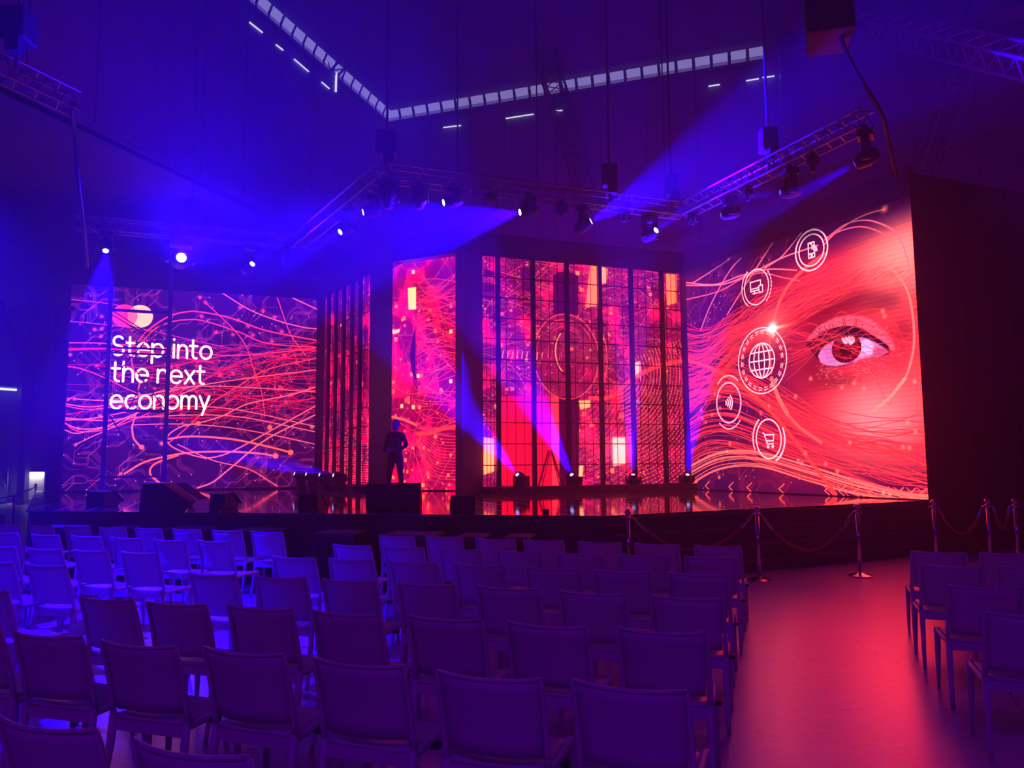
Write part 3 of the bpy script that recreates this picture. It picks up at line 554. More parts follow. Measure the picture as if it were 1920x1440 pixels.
for rad, col, pts in ((7.5, lin(255, 62, 62), [(-0.0225,0.5953),(0.1531,0.5235),(0.292,0.4384),(0.3855,0.3634),(0.4873,0.2574),(0.5809,0.1389),(0.6873,0.0038)]), (7, lin(255, 84, 84), [(0.4493,0.6517),(0.4865,0.7451),(0.5376,0.8119),(0.6166,0.8617),(0.6907,0.8891)]), (3.5, lin(255, 84, 90), [(0.44,0.6316),(0.4377,0.5453),(0.4409,0.4731)]),
        (9, lin(255, 110, 100), [(0.4399,0.4517),(0.4687,0.3707),(0.5054,0.305)]), (6, lin(255, 96, 90), [(0.5054,0.305),(0.5566,0.2507),(0.6414,0.1909)]), (4, lin(255, 130, 120), [(0.9016,0.7978),(0.9512,0.7356),(0.9785,0.6628),(0.9868,0.5601),(0.9795,0.4787),(0.9496,0.3941),(0.8943,0.3339)]), (5.5, lin(255, 150, 130), [(0.9496,0.3941),(0.8943,0.3339),(0.8412,0.2967)]),
        (2.2, lin(255, 120, 150), [(0.6854,0.9246),(0.7361,0.9562),(0.8045,0.9803),(0.8625,0.9865),(0.9116,0.9835)]), (2.2, lin(255, 110, 140), [(0.6934,0.9425),(0.7642,0.9738),(0.83,0.9718),(0.8853,0.947),(0.948,0.8893),(0.9777,0.8012),(0.9894,0.708)]), (1.8, lin(255, 100, 130), [(0.6938,0.9492),(0.7634,0.9575),(0.8288,0.9495),(0.8896,0.914),(0.9352,0.8686)]),
        (2.2, HOT, [(0.0026,0.9503),(0.169,0.9015),(0.3128,0.9048),(0.444,0.8969),(0.571,0.8599)]), (2.4, HOT, [(0.0021,0.9378),(0.2082,0.8919),(0.3577,0.9009),(0.5112,0.926),(0.6642,0.9309)]), (2, HOT, [(0.0459,0.9397),(0.1617,0.9675),(0.2511,0.9911)]), (2, HOT, [(0.2312,0.7534),(0.3571,0.8859),(0.474,1.0022)]), (2, HOT, [(0.4275,0.905),(0.5116,0.9331),(0.6049,1.0046)]),
        (2, PINK, [(-0.0227,0.8719),(0.1874,0.8652),(0.3121,0.8896),(0.4098,0.8911),(0.5075,0.8478),(0.5842,0.8145)]), (2, HOT, [(0.0791,0.7107),(0.1454,0.8187),(0.2487,0.9368),(0.3161,0.9807)])):
    A.line(pts, rad, col, .9)
for (r, cc), pts in (((9, lin(255, 110, 90)), [(0.9116,0.9835),(0.9177,0.9851)]), ((7, ORG), [(0.8897,0.6334),(0.8947,0.6151),(0.6102,0.4325),(0.7306,0.3866),(0.7773,0.3977),(0.9796,0.3819),(0.4224,0.3425),(0.5742,0.1524),(0.6983,0.0869),(0.655,0.1124),(0.5575,0.1156),(0.5429,0.1257),(0.7501,0.188),(0.9315,0.1685),(0.951,0.1663),(0.1578,0.054),(0.2214,0.1982),(0.2057,0.1645),(0.9732,0.2167),(0.9501,0.2498),(0.8594,0.017),(0.8798,0.0119),(0.5434,0.3711),(0.8112,0.3754)]), ((7, PINK), [(0.1486,0.418),(0.1754,0.3535),(0.1727,0.4041),(0.1298,0.3255),(0.0733,0.3131),(0.0932,0.2961),(0.0696,0.3492),(0.3833,0.3165),(0.2512,0.9949)])):
    for p in pts: A.glow(p, r, cc, .9)
sp = (0.4534,0.6523)
A.glow(sp, 70, lin(255, 90, 80), .8); A.glow(sp, 18, (2, 1.4, 1.3), 1.2); A.glow(sp, 60, (1.6, .8, .7), .9, ry=5)
# line icons in rings
WH = (1.35, .80, .95)
def ring(c, px, py, rad, a0=0, a1=360, dash=0, col=WH):
    P = np.array(arc(c[0], c[1], px, py, a0, a1, 90))
    if not dash: A.line(P, rad, col, .95, smooth=False)
    else:
        for k in range(0, 90-dash, dash*2): A.line(P[k:k+dash+1], rad, col, .9, smooth=False)
def off(c, pts, k=1.0): return [(c[0]+x*k, c[1]+y*k*1100/940) for x, y in pts]
i1, i2, i3, i4, i5 = ((0.6366,0.9204),(0.3848,0.8385),(0.3966,0.5308),(0.2223,0.3729),(0.4146,0.2118))
g = [0.07740000000000002,0.13450000000000006,0.09339999999999998,0.07869999999999999,0.07520000000000004]
q = 940/1100
ring(i1, g[0]*q, g[0], 2.6); ring(i1, g[0]*q*.78, g[0]*.78, 2.2)
ring(i2, g[4]*q*.92, g[4]*.98, 1.9); ring(i2, g[4]*q*1.12, g[4]*1.18, 2.0, 125, 235, 3); ring(i2, g[4]*q*1.12, g[4]*1.18, 2.0, -50, 40, 5)
ring(i3, g[1]*q, g[1], 1.9); ring(i3, g[1]*q*.86, g[1]*.90, 1.6, 0, 360, 2); ring(i3, g[1]*q*.80, g[1]*.83, 1.2, 0, 360, 2)
ring(i4, g[2]*q*.80, g[2]*.92, 3.2, col=(1.2, .45, .7)); ring(i4, g[2]*q*1.0, g[2]*1.25, 2.2, 50, 135, 3); ring(i4, g[2]*q*1.0, g[2]*1.2, 2.2, -130, -40, 4)
ring(i5, g[3]*q*.86, g[3], 2.4); ring(i5, g[3]*q*1.1, g[3]*1.22, 3.0, 125, 205, col=(1.25, .6, .7)); ring(i5, g[3]*q*1.1, g[3]*1.2, 3.6, -65, 25, col=(1.25, .6, .75))
k = g[0]*.5*q
for st in ([(-.35, .75), (.4, .75), (.4, .35)], [(.4, -.2), (.4, -.75), (-.35, -.75), (-.35, .75)], [(-.35, -.35), (.4, -.35)], [(-.05, .6), (.1, .6)], arc(.02, -.55, .08, .09, 0, 360), arc(.1, -.2, .28, .3, 0, 90), arc(.1, -.2, .44, .46, 0, 90), arc(.1, -.2, .60, .62, 0, 90)):
    A.line(off(i1, st, k), 2.0, WH, 1, smooth=False)
k = g[4]*.55*q
for st in ([(-.8, .6), (.6, .6), (.6, .1)], [(-.8, .6), (-.8, -.35), (.3, -.35)], [(-.8, -.12), (.3, -.12)], [(-.3, -.35), (-.3, -.6)], [(-.5, -.62), (.15, -.62)], [(.35, .05), (.85, .05), (.85, -.65), (.35, -.65), (.35, .05)]):
    A.line(off(i2, st, k), 1.9, WH, 1, smooth=False)
k = g[1]*.53*q
for st in [arc(0, 0, x, 1.0, 0, 360) for x in (1, .62, .22)]+[[(-.98, 0), (.98, 0)], [(-.8, .5), (.8, .5)], [(-.8, -.5), (.8, -.5)]]:
    A.line(off(i3, st, k), 2.1, WH, 1, smooth=False)
k = g[2]*.6*q
for r_ in (.2, .42, .64, .86): A.line(off(i4, arc(-.45, 0, r_, r_, -38, 38), k), 2.6, WH, 1, smooth=False)
k = g[3]*.5*q
for st in ([(-.8, .6), (-.62, .6), (-.2, -.5), (.65, -.5)], [(-.5, .42), (.75, .42), (.65, -.2), (-.3, -.2)], arc(-.1, -.78, .12, .12, 0, 360), arc(.55, -.78, .12, .12, 0, 360)):
    A.line(off(i5, st, k), 2.1, WH, 1, smooth=False)
A.im *= (1-.16*(np.sin(Y*940*2*PI/15.6)*.5+.5)**2*(.3+.7*face[..., 0]))[..., None]      # rows of the LED pitch
A.im *= np.clip((1.0-Y)/.05, .35, 1)[..., None]
A.im = hdr(A.im); IMG_R = A.image('right_wall_artwork')

# ---- centre and return walls: streaks, squares, a glass ball, dotted arcs
def busy(W, H, seed, warm):
    A = Art(W, H, (0, 0, 0)); c1, c2, c3 = cloud(H, W, 6, seed)[..., None], cloud(H, W, 14, seed+1)[..., None], cloud(H, W, 40, seed+2)[..., None]
    A.im = lin(176, 4, 92)*(.45+1.0*c1)+lin(235, 20, 84)*np.clip(c2-.42, 0, 1)*1.4*warm+lin(120, 0, 130)*np.clip(.5-c1, 0, 1)
    A.im *= (.55+.9*c3*c2)
    return A
def streaks(A, n, w=(.7, 1.4)):
    for i in range(n):
        c = rng.random(2); a = rng.normal(0, .5); L = rng.uniform(.05, .4); bnd = rng.normal(0, .06); d = np.array((math.cos(a), math.sin(a)))*L
        A.line([c-d, c+np.array((-d[1], d[0]))*bnd*4, c+d], rng.uniform(*w), lin(255, rng.integers(30, 110), rng.integers(96, 165))*rng.uniform(.5, .95), rng.uniform(.35, .8))
def squares(A, n, s=(3, 10)):
    for i in range(n):
        c = rng.random(2); r = rng.uniform(*s); dx, dy = r/A.W, r/A.H; v = lin(255, rng.integers(90, 190), rng.integers(90, 120))
        A.poly([(c[0]-dx, c[1]-dy), (c[0]+dx, c[1]-dy), (c[0]+dx, c[1]+dy), (c[0]-dx, c[1]+dy)], v, rng.uniform(.5, .95))
def dots(A, n, col): 
    for i in range(n): A.glow(rng.random(2), rng.uniform(1.2, 3.2), col, rng.uniform(.4, 1))
A = busy(900, 960, 21, 1.0); streaks(A, 520, (.6, 1.2)); squares(A, 70); dots(A, 900, lin(255, 130, 130))
X, Y = np.meshgrid((np.arange(900)+.5)/900, (np.arange(960)+.5)/960)
def rect(A, pts, col, a=1.0, soft=2): A.poly(pts, col, a, soft)
A.im *= (1-.55*np.exp(-(((X-.86)/.2)**2+((Y-.2)/.3)**2)))[..., None]
# right part: arcs of LED dots sweeping up from the lower right
for i in range(48):
    r0 = .10+i*.0165; P = np.array(arc(.62, .52, r0*1.05, r0*1.02, -78+i*.15, 28-i*.25, 90)); P = P[(P[:, 0] < 1.02)]
    for j in range(0, len(P)-1, 2): A.line(P[j:j+2], 1.3, lin(255, 110+40*(i % 2), 96), .85, smooth=False)
for i in range(20):
    P = np.array(arc(.40, .46, .16+i*.02, .14+i*.022, -80, -12, 60))
    for j in range(0, len(P)-1, 2): A.line(P[j:j+2], 1.3, lin(255, 84, 76), .6, smooth=False)
rect(A, [(0.0734,0.3862),(0.3581,0.3925),(0.3523,-0.0036),(0.0712,0.0055)], lin(222, 14, 62)); rect(A, [(0.0734,0.3862),(0.3581,0.3925),(0.3561,0.2581),(0.0729,0.3017)], lin(212, 8, 120), .6, 30)
rect(A, [(0.3194,0.3916),(0.3607,0.3925),(0.355,0.0003),(0.3142,0.001)], lin(240, 70, 90), .7)
rect(A, [(0.3372,0.9389),(0.3663,0.9576),(0.4148,0.9615),(0.4609,0.9486),(0.4577,0.7674),(0.3347,0.7599)], lin(84, 0, 74)); rect(A, [(0.3607,0.3925),(0.4583,0.3947),(0.447,-0.0014),(0.355,0.0003)], lin(86, 0, 50))
rect(A, [(0.007,0.9443),(0.0577,0.9326),(0.0576,0.9168),(0.0069,0.9127)], lin(90, 0, 80)); rect(A, [(0.0068,0.8733),(0.0574,0.8771),(0.0572,0.8455),(0.0066,0.8419)], lin(90, 0, 80)); rect(A, [(0.1855,0.9591),(0.2325,0.9872),(0.2311,0.8579),(0.1803,0.8583),(0.185,0.9027)], lin(96, 0, 84), .9)
for pts, v in (([(0.5229,0.9952),(0.5597,1.0151),(0.5557,0.8147),(0.4968,0.8026)], (255, 150, 110)), ([(0.5703,0.9992),(0.6097,0.994),(0.6037,0.9264),(0.5686,0.9154)], (255, 190, 130)), ([(0.9233,0.9939),(0.9825,0.9942),(0.981,0.8578),(0.9254,0.8403)], (255, 150, 90)),
        ([(0.4536,0.3746),(0.5111,0.3782),(0.5105,0.3476),(0.4617,0.3371)], (255, 210, 130)), ([(0.7357,0.5541),(0.7717,0.5679),(0.7697,0.4929),(0.7341,0.4918)], (255, 220, 190)), ([(0.0042,0.2097),(0.0538,0.2023),(0.0535,0.1416),(0.0039,0.1343)], (255, 190, 200)),
        ([(0.0039,0.1418),(0.0535,0.1492),(0.0531,0.066),(0.0036,0.0516)], (255, 200, 120)), ([(0.6198,0.2118),(0.6882,0.212),(0.6852,0.0907),(0.6197,0.0832)], (255, 230, 200)), ([(0.4512,0.0849),(0.4704,0.0847),(0.4618,-0.0017),(0.447,-0.0014)], (255, 220, 150))):
    rect(A, pts, lin(*v)*1.15, .92, 4)
A.glow((0.6549,0.1554), 60, lin(255, 120, 200), .55); A.glow((0.0278,0.1266), 50, lin(255, 100, 120), .5)
bc = (0.3981,0.5736); brx = abs(0.5599-bc[0]); bry = abs(0.3814-bc[1])
q = np.sqrt(((X-bc[0])/brx)**2+((Y-bc[1])/bry)**2); inb = (q < 1)[..., None]
A.im = np.where(inb, A.im*(.62-.3*np.clip(q-.6, 0, 1)[..., None])+lin(150, 14, 60)*(.35+.5*np.clip(bc[1]-Y, 0, 1)[..., None]), A.im)
for i in range(12):
    r_ = rng.uniform(.5, .98); a0 = rng.uniform(0, 360); A.line(arc(bc[0], bc[1], brx*r_, bry*r_, a0, a0+rng.uniform(20, 90)), rng.uniform(.8, 1.5), lin(255, 90, 110), .5, smooth=False)
A.line(arc(bc[0], bc[1], brx, bry, 0, 360, 120), 1.8, lin(255, 96, 110), .7, smooth=False)
A.line(arc(bc[0]+.01, bc[1]+.02, brx*.42, bry*.55, 110, 250, 40), 5, lin(70, 0, 34), .9, smooth=False); A.line(arc(bc[0]+.02, bc[1]+.02, brx*.46, bry*.55, 130, 235, 40), 2.6, lin(255, 180, 120), .9, smooth=False)
A.line(arc(bc[0], bc[1], brx*1.25, bry*1.28, -40, 30, 40), 2, lin(255, 110, 130), .6, smooth=False); A.line([(0.5113,0.3878),(0.6195,0.3983),(0.732,0.4834),(0.8662,0.5463),(1.0032,0.5769)], 9, lin(255, 70, 90), .8)
for i in range(9): A.line([(0.0857,0.4019)] and [(.09+i*.023, .555), (.095+i*.023, .585)], 2.2, lin(255, 150, 170), .7, smooth=False)
A.im = hdr(A.im); IMG_C = A.image('centre_wall_artwork')

A = busy(560, 1000, 41, 1.25)
X, Y = np.meshgrid((np.arange(560)+.5)/560, (np.arange(1000)+.5)/1000)
mu_, mv = (0.4366,0.8123)
A.im = np.where((X > mu_)[..., None], A.im*.6+lin(225, 0, 80)*.35, A.im*.9+lin(255, 0, 76)*.2)
pp = bl((0.623,0.9247)[0], (0.623,0.9247)[1], .18, .06) if False else np.exp(-(((X-.70)/.14)**2+((Y-.93)/.075)**2))[..., None]
A.im = A.im*(1-.85*pp)+lin(120, 0, 150)*.85*pp; streaks(A, 130, (.7, 1.2))
for i in range(15):
    y0 = .02+i*.013; A.line([(mu_, .22-i*.002), (mu_+.1, y0+.07), (mu_+.22, y0+.03), (mv+.05, y0+.02)], 1.0, lin(255, 70, 96), .7)
for i in range(60): 
    yy = rng.uniform(.25, .9); A.line([(mu_, yy), (mu_+.15, yy+rng.normal(0, .03)), (mv+.05, yy+rng.normal(0, .05))], 1.2, lin(255, 60, 110), .7)
for i in range(70):
    c = (rng.uniform(0.1905, mv), rng.random()**1.4*.8); r = rng.uniform(3, 9); dx, dy = r/560, r/1000
    A.poly([(c[0]-dx, c[1]-dy), (c[0]+dx, c[1]-dy), (c[0]+dx, c[1]+dy), (c[0]-dx, c[1]+dy)], lin(255, rng.integers(96, 170), 96), .85)
dots(A, 160, lin(255, 150, 130))
A.poly([(0.3497,0.873),(0.4322,0.8748),(0.4334,0.7766),(0.3566,0.7768)], lin(255, 240, 150)*1.2, 1, 2); A.poly([(0.1925,0.6878),(0.2697,0.6941),(0.2608,0.6786),(0.1965,0.672)], lin(255, 225, 170)*1.2, 1, 3)
A.poly([(0.4306,0.7064),(0.3895,0.6371),(0.3721,0.5753),(0.3912,0.5054),(0.4334,0.4663)], lin(70, 0, 60), 1, 2)
for p in [(0.4039,0.9426),(0.7855,0.672),(0.4549,0.4853),(0.7858,0.4577),(0.4113,0.3516),(0.2935,0.3567)]: A.poly([(p[0]-.014, p[1]-.008), (p[0]+.014, p[1]-.008), (p[0]+.014, p[1]+.008), (p[0]-.014, p[1]+.008)], lin(255, 225, 140)*1.3, 1, 1)
A.line([(0.4433,0.2372),(0.5826,0.2401),(0.689,0.2544),(0.8299,0.2647)], 8, lin(255, 70, 70), .85); A.line([(0.1941,0.3116),(0.3126,0.2991),(0.4392,0.2752)], 5, lin(255, 120, 90), .9)
A.im = hdr(A.im); IMG_M = A.image('recess_wall_artwork')

A = busy(420, 900, 61, .8); X, Y = np.meshgrid((np.arange(420)+.5)/420, (np.arange(900)+.5)/900)
A.im *= (.75+1.0*(1-Y)**1.2)[..., None]; streaks(A, 70); squares(A, 26, (4, 9)); dots(A, 300, lin(255, 150, 140))
for r_ in range(0, 330, 7):
    x = np.arange(4, 420, 9); y = 8+r_+.02*x+rng.normal(0, .6)
    for xx, yy in zip(x, y):
        if rng.random() < .8*(1-r_/420): A.glow((xx/420, yy/900), 2.2, lin(255, 150, 120), 1.1*(1-r_/500))
A.im *= (1-.75*((np.arange(420) % 21) < 6))[None, :, None]*(1-.6*((np.arange(900) % 10) < 4)*np.clip(1.15-Y[:, 0]*1.2, .2, 1))[:, None, None]
A.im = hdr(A.im); IMG_B = A.image('return_wall_artwork')

def screen_mat(name, im, strength):
    m = bpy.data.materials.new(name); m.use_nodes = True; nt = m.node_tree; b = nt.nodes['Principled BSDF']
    b.inputs['Base Color'].default_value = (.01, .01, .01, 1); b.inputs['Roughness'].default_value = .6
    t = nt.nodes.new('ShaderNodeTexImage'); t.image = im; t.extension = 'EXTEND'; uv = nt.nodes.new('ShaderNodeUVMap'); uv.uv_map = 'uv'
    nt.links.new(uv.outputs[0], t.inputs[0]); nt.links.new(t.outputs[0], b.inputs['Emission Color']); b.inputs['Emission Strength'].default_value = strength
    return m
def led(name, p0, p1, z0, z1, u0, u1, m, parent, th=.08):
    """an LED wall face from p0 to p1 (audience on its right-hand side) with a body behind it"""
    bm = bmesh.new(); l = bm.loops.layers.uv.new('uv'); d = Vector((p1[0]-p0[0], p1[1]-p0[1])).normalized(); n = Vector((-d.y, d.x))
    a, b = Vector(p0), Vector(p1); f = [(a.x, a.y, z0), (b.x, b.y, z0), (b.x, b.y, z1), (a.x, a.y, z1)]
    bk = [(x+n.x*th, y+n.y*th, z) for x, y, z in f]; vf = [bm.verts.new(v) for v in f]; vb = [bm.verts.new(v) for v in bk]
    face = bm.faces.new(vf)
    for lp, uvc in zip(face.loops, ((u0, 0), (u1, 0), (u1, 1), (u0, 1))): lp[l].uv = uvc
    for i in range(4): bm.faces.new((vf[i], vb[i], vb[(i+1) % 4], vf[(i+1) % 4])).material_index = 1
    bm.faces.new(vb[::-1]).material_index = 1
    me = bpy.data.meshes.new(name); bm.to_mesh(me); bm.free(); me.materials.append(m); me.materials.append(M['black'])
    return lnk(name, me, parent)
SL = screen_mat('led_left', IMG_L, 1.0); SR = screen_mat('led_right', IMG_R, 1.4); SCN = screen_mat('led_centre', IMG_C, 1.0); SM = screen_mat('led_recess', IMG_M, 1.0); SB = screen_mat('led_return', IMG_B, 1.0)
L0, L1, B1, P1, P2, P3, C0, C1, R0, R1 = (-11.75, 20.2), (-5.72, 22.3), (-3.6, 19.3), (-2.84, 18.1), (-1.25, 17.3), (-1.08, 17.0), (-.68, 17.6), (4.35, 19.5), (4.47, 19.35), (7.3, 13.65)
ls = empty('led_wall', (0, 0, 0), 0, 'left LED wall with white words and red fibre lines', 'screen')
led('display', L0, L1, .99, 6.47, 0, 1, SL, ls)
rs = empty('led_wall', (0, 0, 0), 0, 'right LED wall showing a huge human eye and ringed icons', 'screen')
led('display', R0, R1, .97, 6.47, 0, 1, SR, rs)
ms = empty('led_wall', (0, 0, 0), 0, 'narrow LED wall in the recess behind the standing person', 'screen')
mu_ = 0.4366
a, b = Vector((-3.6, 19.9)), Vector((-1.0, 19.3)); c = a+(b-a)*mu_
led('display_panel', a, c, .98, 6.95, 0, mu_, SM, ms); led('display_panel', c+(b-a)*.004, b, .98, 6.95, mu_, 1, SM, ms)
def lerp(p, q, t): return (p[0]+(q[0]-p[0])*t, p[1]+(q[1]-p[1])*t)
def mesh_wall(root, p0, p1, z0, z1, m, cuts, thick, sub):
    """see-through LED curtain: display columns, upright posts, rows of thin ties"""
    d = Vector((p1[0]-p0[0], p1[1]-p0[1])); Ld = d.length
    for t0, t1 in zip(cuts, cuts[1:]): led('display_column', lerp(p0, p1, t0+.002), lerp(p0, p1, t1-.002), z0, z1, t0, t1, m, root, .05)
    for t in cuts[1:-1]:
        mb = MB(); mb.slab(lerp(p0, p1, t-thick/2/Ld), lerp(p0, p1, t+thick/2/Ld), z0-.05, z1, .09, -.13); mb.build('post', M['black'], root)
    nz = 11
    for k in range(1, nz):
        z = z0+(z1-z0)*k/nz; mb = MB(); mb.slab(p0, p1, z-.011, z+.011, .02, -.06); mb.build('tie', M['black'], root)
    for t0, t1 in zip(cuts, cuts[1:]):
        for s in range(1, sub):
            t = t0+(t1-t0)*s/sub; mb = MB(); mb.slab(lerp(p0, p1, t-.006/Ld), lerp(p0, p1, t+.006/Ld), z0, z1, .012, -.045); mb.build('strand', M['black'], root)
cs = empty('led_curtain', (0, 0, 0), 0, 'centre see-through LED curtain split by black posts, glass ball in its picture', 'screen')
cut = [0]+[0.0667,0.2306,0.3952,0.5602,0.7224,0.8872]+[1]
mesh_wall(cs, C0, C1, 1.11, 6.47, SCN, cut, .10, 4)
bs = empty('led_curtain', (0, 0, 0), 0, 'dim see-through LED curtain turned sideways, right of the left LED wall', 'screen')
BA = (-5.45, 22.12)
mesh_wall(bs, BA, B1, 1.11, 6.47, SB, [0]+[0.1811,0.3521,0.5268,0.7043,0.8731]+[1], .11, 3)

# scenic surround: header, pillars, plinths and black side wall
st = empty('stage_surround', (0, 0, 0), 0, 'black scenic frame with header, pillars and plinths around the LED walls', 'stage set')
HZ = 7.02
for p, q in ((L0, L1), (L1, B1), (B1, P1), (P1, P2), (P2, P3), (P3, C0), (C0, C1), (C1, R0), (R0, R1)):
    mb = MB(); mb.slab(p, q, 6.47, HZ, .25, -.04 if p in (L0, C0, R0) else 0.0); mb.build('header_panel', M['set'], st)
mb = MB(); mb.prism([B1, P1, (-3.0, 19.0), (-3.32, 19.75)], SZ, 6.47); mb.build('pillar', M['set'], st)
mb = MB(); mb.prism([P2, P3, C0, (-.6, 17.9), (-1.0, 18.0)], SZ, 6.47); mb.build('pillar', M['set'], st)
mb = MB(); mb.slab(P2, P3, SZ, 6.47, .03, -.03); mb.build('pillar_edge', M['setlight'], st)
mb = MB(); mb.slab(C0, C1, SZ, 1.11, .6, -.5); mb.build('plinth', M['set'], st)
mb = MB(); mb.slab(BA, B1, SZ, 1.11, .5, -.4); mb.build('plinth', M['set'], st)
mb = MB(); mb.slab((-5.72, 22.3), BA, SZ, 6.47, .12, 0); mb.build('corner_post', M['set'], st)
mb = MB(); mb.slab(C1, R0, SZ, 6.47, .12, 0); mb.build('corner_post', M['set'], st)
dw = empty('drape_wall', (R1[0], R1[1], 0), 0, 'tall black side wall right of the eye screen', 'partition')
dq = Vector((5.03, 1.9)).normalized(); R2 = (R1[0]+dq.x*11, R1[1]+dq.y*11)
mb = MB()
sw = []
for i in range(9):
    a, b = lerp(R1, R2, i/9), lerp(R1, R2, (i+1)/9-.002); mb = MB(); mb.slab((a[0]-R1[0], a[1]-R1[1]), (b[0]-R1[0], b[1]-R1[1]), 0, 6.9, .12, 0); mb.build('panel', M['drape'], dw)
mb = MB(); mb.slab((-13.2, 21.9), (-11.9, 20.4), 0, 6.0, .1, 0); mb.build('side_leg', M['drape'], st)
mb = MB(); mb.slab(lerp(L0, L1, -.012), lerp(L0, L1, 0), SZ, 6.9, .2, 0); mb.build('side_post', M['set'], st)

# ------------------------------------------------------------------ scaffold tower standing before the left wall
def bar(mb, a, b, r): mb.tube([a, b], r, 6)
sa, sb = ((-10.532,19.9,1.048),(-9.206,20.45,1.045))
tw = empty('scaffold_tower', ((sa[0]+sb[0])/2, (sa[1]+sb[1])/2, SZ), math.atan2(sb[1]-sa[1], sb[0]-sa[0]), 'dark scaffold frame standing in front of the left LED wall words', 'scaffold')
hw = math.hypot(sb[0]-sa[0], sb[1]-sa[1])/2
DT = (sa[1]+sb[1])/2
def tz(py): return 1.72+(866.5-py)*DT/1442-SZ
for s in (-1, 1):
    mb = MB(); mb.box((s*hw, 0, 3.1), (.11, .09, 6.2)); mb.build('post', M['steel'], tw)
    mb = MB(); mb.box((s*hw, 0, .015), (.3, .3, .03)); mb.build('foot_plate', M['steel'], tw)
for py in (581, 652, 662, 770, 893):
    mb = MB(); mb.tube([(-hw, -.02, tz(py)), (hw, -.02, tz(py))], .045 if py in (581, 770) else .03, 6); mb.build('cross_bar', M['steel'], tw)
for z0, z1, ry in ((tz(606), tz(580), 0), (tz(612), tz(588), 1)):
    mb = MB(); mb.tube([(-hw, .03, z1), (.25, .03, z0-.25), (hw, .03, z1-.15)], .018, 6); mb.build('brace', M['steel'], tw)
for p, q in (((-.1*hw/.75, 690), (hw, 770)), ((-.3*hw, 770), (hw*.2, 712)), ((-hw, 770), (0, 850)), ((-.55*hw, 690), (.15*hw, 640))):
    mb = MB(); mb.tube([(p[0], .04, tz(p[1])), (q[0], .04, tz(q[1]))], .018, 6); mb.build('brace', M['steel'], tw)

# step ladder behind the mesh of the centre curtain
a = 0.3085; p = lerp(C0, C1, a); rz = math.atan2(C1[1]-C0[1], C1[0]-C0[0])
la = empty('step_ladder', (p[0]+.02, p[1]-.05, 1.11), rz, 'open step ladder standing inside the red part of the centre curtain', 'ladder')
ladm = mat('orange_ladder_paint', (.75, .22, .10), .45)
for s in (-1, 1):
    mb = MB(); mb.slab((0, 0), (.001, 0), 0, .01, .01)
    mb = MB(); mb.tube([(s*.30, .02, 0), (s*.04, .02, .80)], .028, 6); mb.build('leg', ladm, la)
    mb = MB(); mb.tube([(s*.22, -.01, 0), (s*.015, -.01, .78)], .012, 6); mb.build('leg', ladm, la)
for k in range(4):
    mb = MB(); f = .18+.18*k; x = .30-.26*f/.8; mb.tube([(x-.085, .0, f), (x, .0, f)], .010, 6); mb.build('rung', ladm, la)
mb = MB(); mb.box((0, .0, .81), (.14, .05, .03)); mb.build('top_cap', ladm, la)

# ------------------------------------------------------------------ moving-head lamps
def moving_head(lens, target, label, hung=True, zb=7.0, power=1.0, angle=24, blend=.35, dim=False, size=1.0, group=None, lit=True):
    lens, target = Vector(lens), Vector(target); d = (target-lens).normalized(); c = lens-d*.19*size
    root = empty('moving_head_lamp', (c.x, c.y, zb), 0, label, 'stage lamp', group)
    yaw = math.atan2(d.x, -d.y); RZ = Matrix.Rotation(yaw, 4, 'Z'); loc = Vector((c.x, c.y, zb)); s = 1 if hung else -1
    def add(name, mb, m, sm=False):
        o = mb.build(name, m, root, smooth=sm); return o
    mb = MB(); mb.box((0, 0, -s*.06), (.30*size, .24*size, .11), rot=RZ.to_3x3()); add('base', mb, M['black'])
    zc = c.z-zb; arm = RZ.to_3x3() @ Vector((1, 0, 0))
    for k in (-1, 1):
        x = arm*(k*.165*size); mb = MB(); zl = (-s*.11+zc)/2; hgt = abs(zc+s*.11)+.10
        mb.box((x.x, x.y, zl-s*.03), (.045*size, .13*size, hgt), rot=RZ.to_3x3()); add('yoke_arm', mb, M['black'])
    Q = d.to_track_quat('Z', 'Y').to_matrix().to_4x4(); T = Matrix.Translation(Vector((0, 0, zc))) @ Q
    mb = MB(); mb.lathe([(.03, -.20), (.09, -.185), (.125, -.10), (.135, .02), (.12, .12), (.098, .18), (.096, .19)], 16, T @ Matrix.Scale(size, 4)); add('head', mb, M['black'], True)
    if lit:
        mb = MB(); mb.lathe([(.001, .198), (.062 if not dim else .045, .196), (.064 if not dim else .047, .192)], 16, T @ Matrix.Scale(size, 4)); add('lens', mb, (M['lensdim'] if not hung else M['lensblue']) if dim else M['lens'])
    if hung:
        mb = MB(); mb.box((0, 0, .05), (.06, .09, .12), rot=RZ.to_3x3()); add('clamp', mb, M['black'])
    if lit and power:
        l = bpy.data.lights.new('beam', 'SPOT'); l.energy = SPOT*power; l.color = BLUE; l.spot_size = math.radians(angle); l.spot_blend = blend; l.shadow_soft_size = .05
        o = bpy.data.objects.new('beam', l); COL.objects.link(o); o.parent = root
        o.location = lens+d*.03-loc; o.rotation_euler = d.to_track_quat('-Z', 'Y').to_euler()
    return root
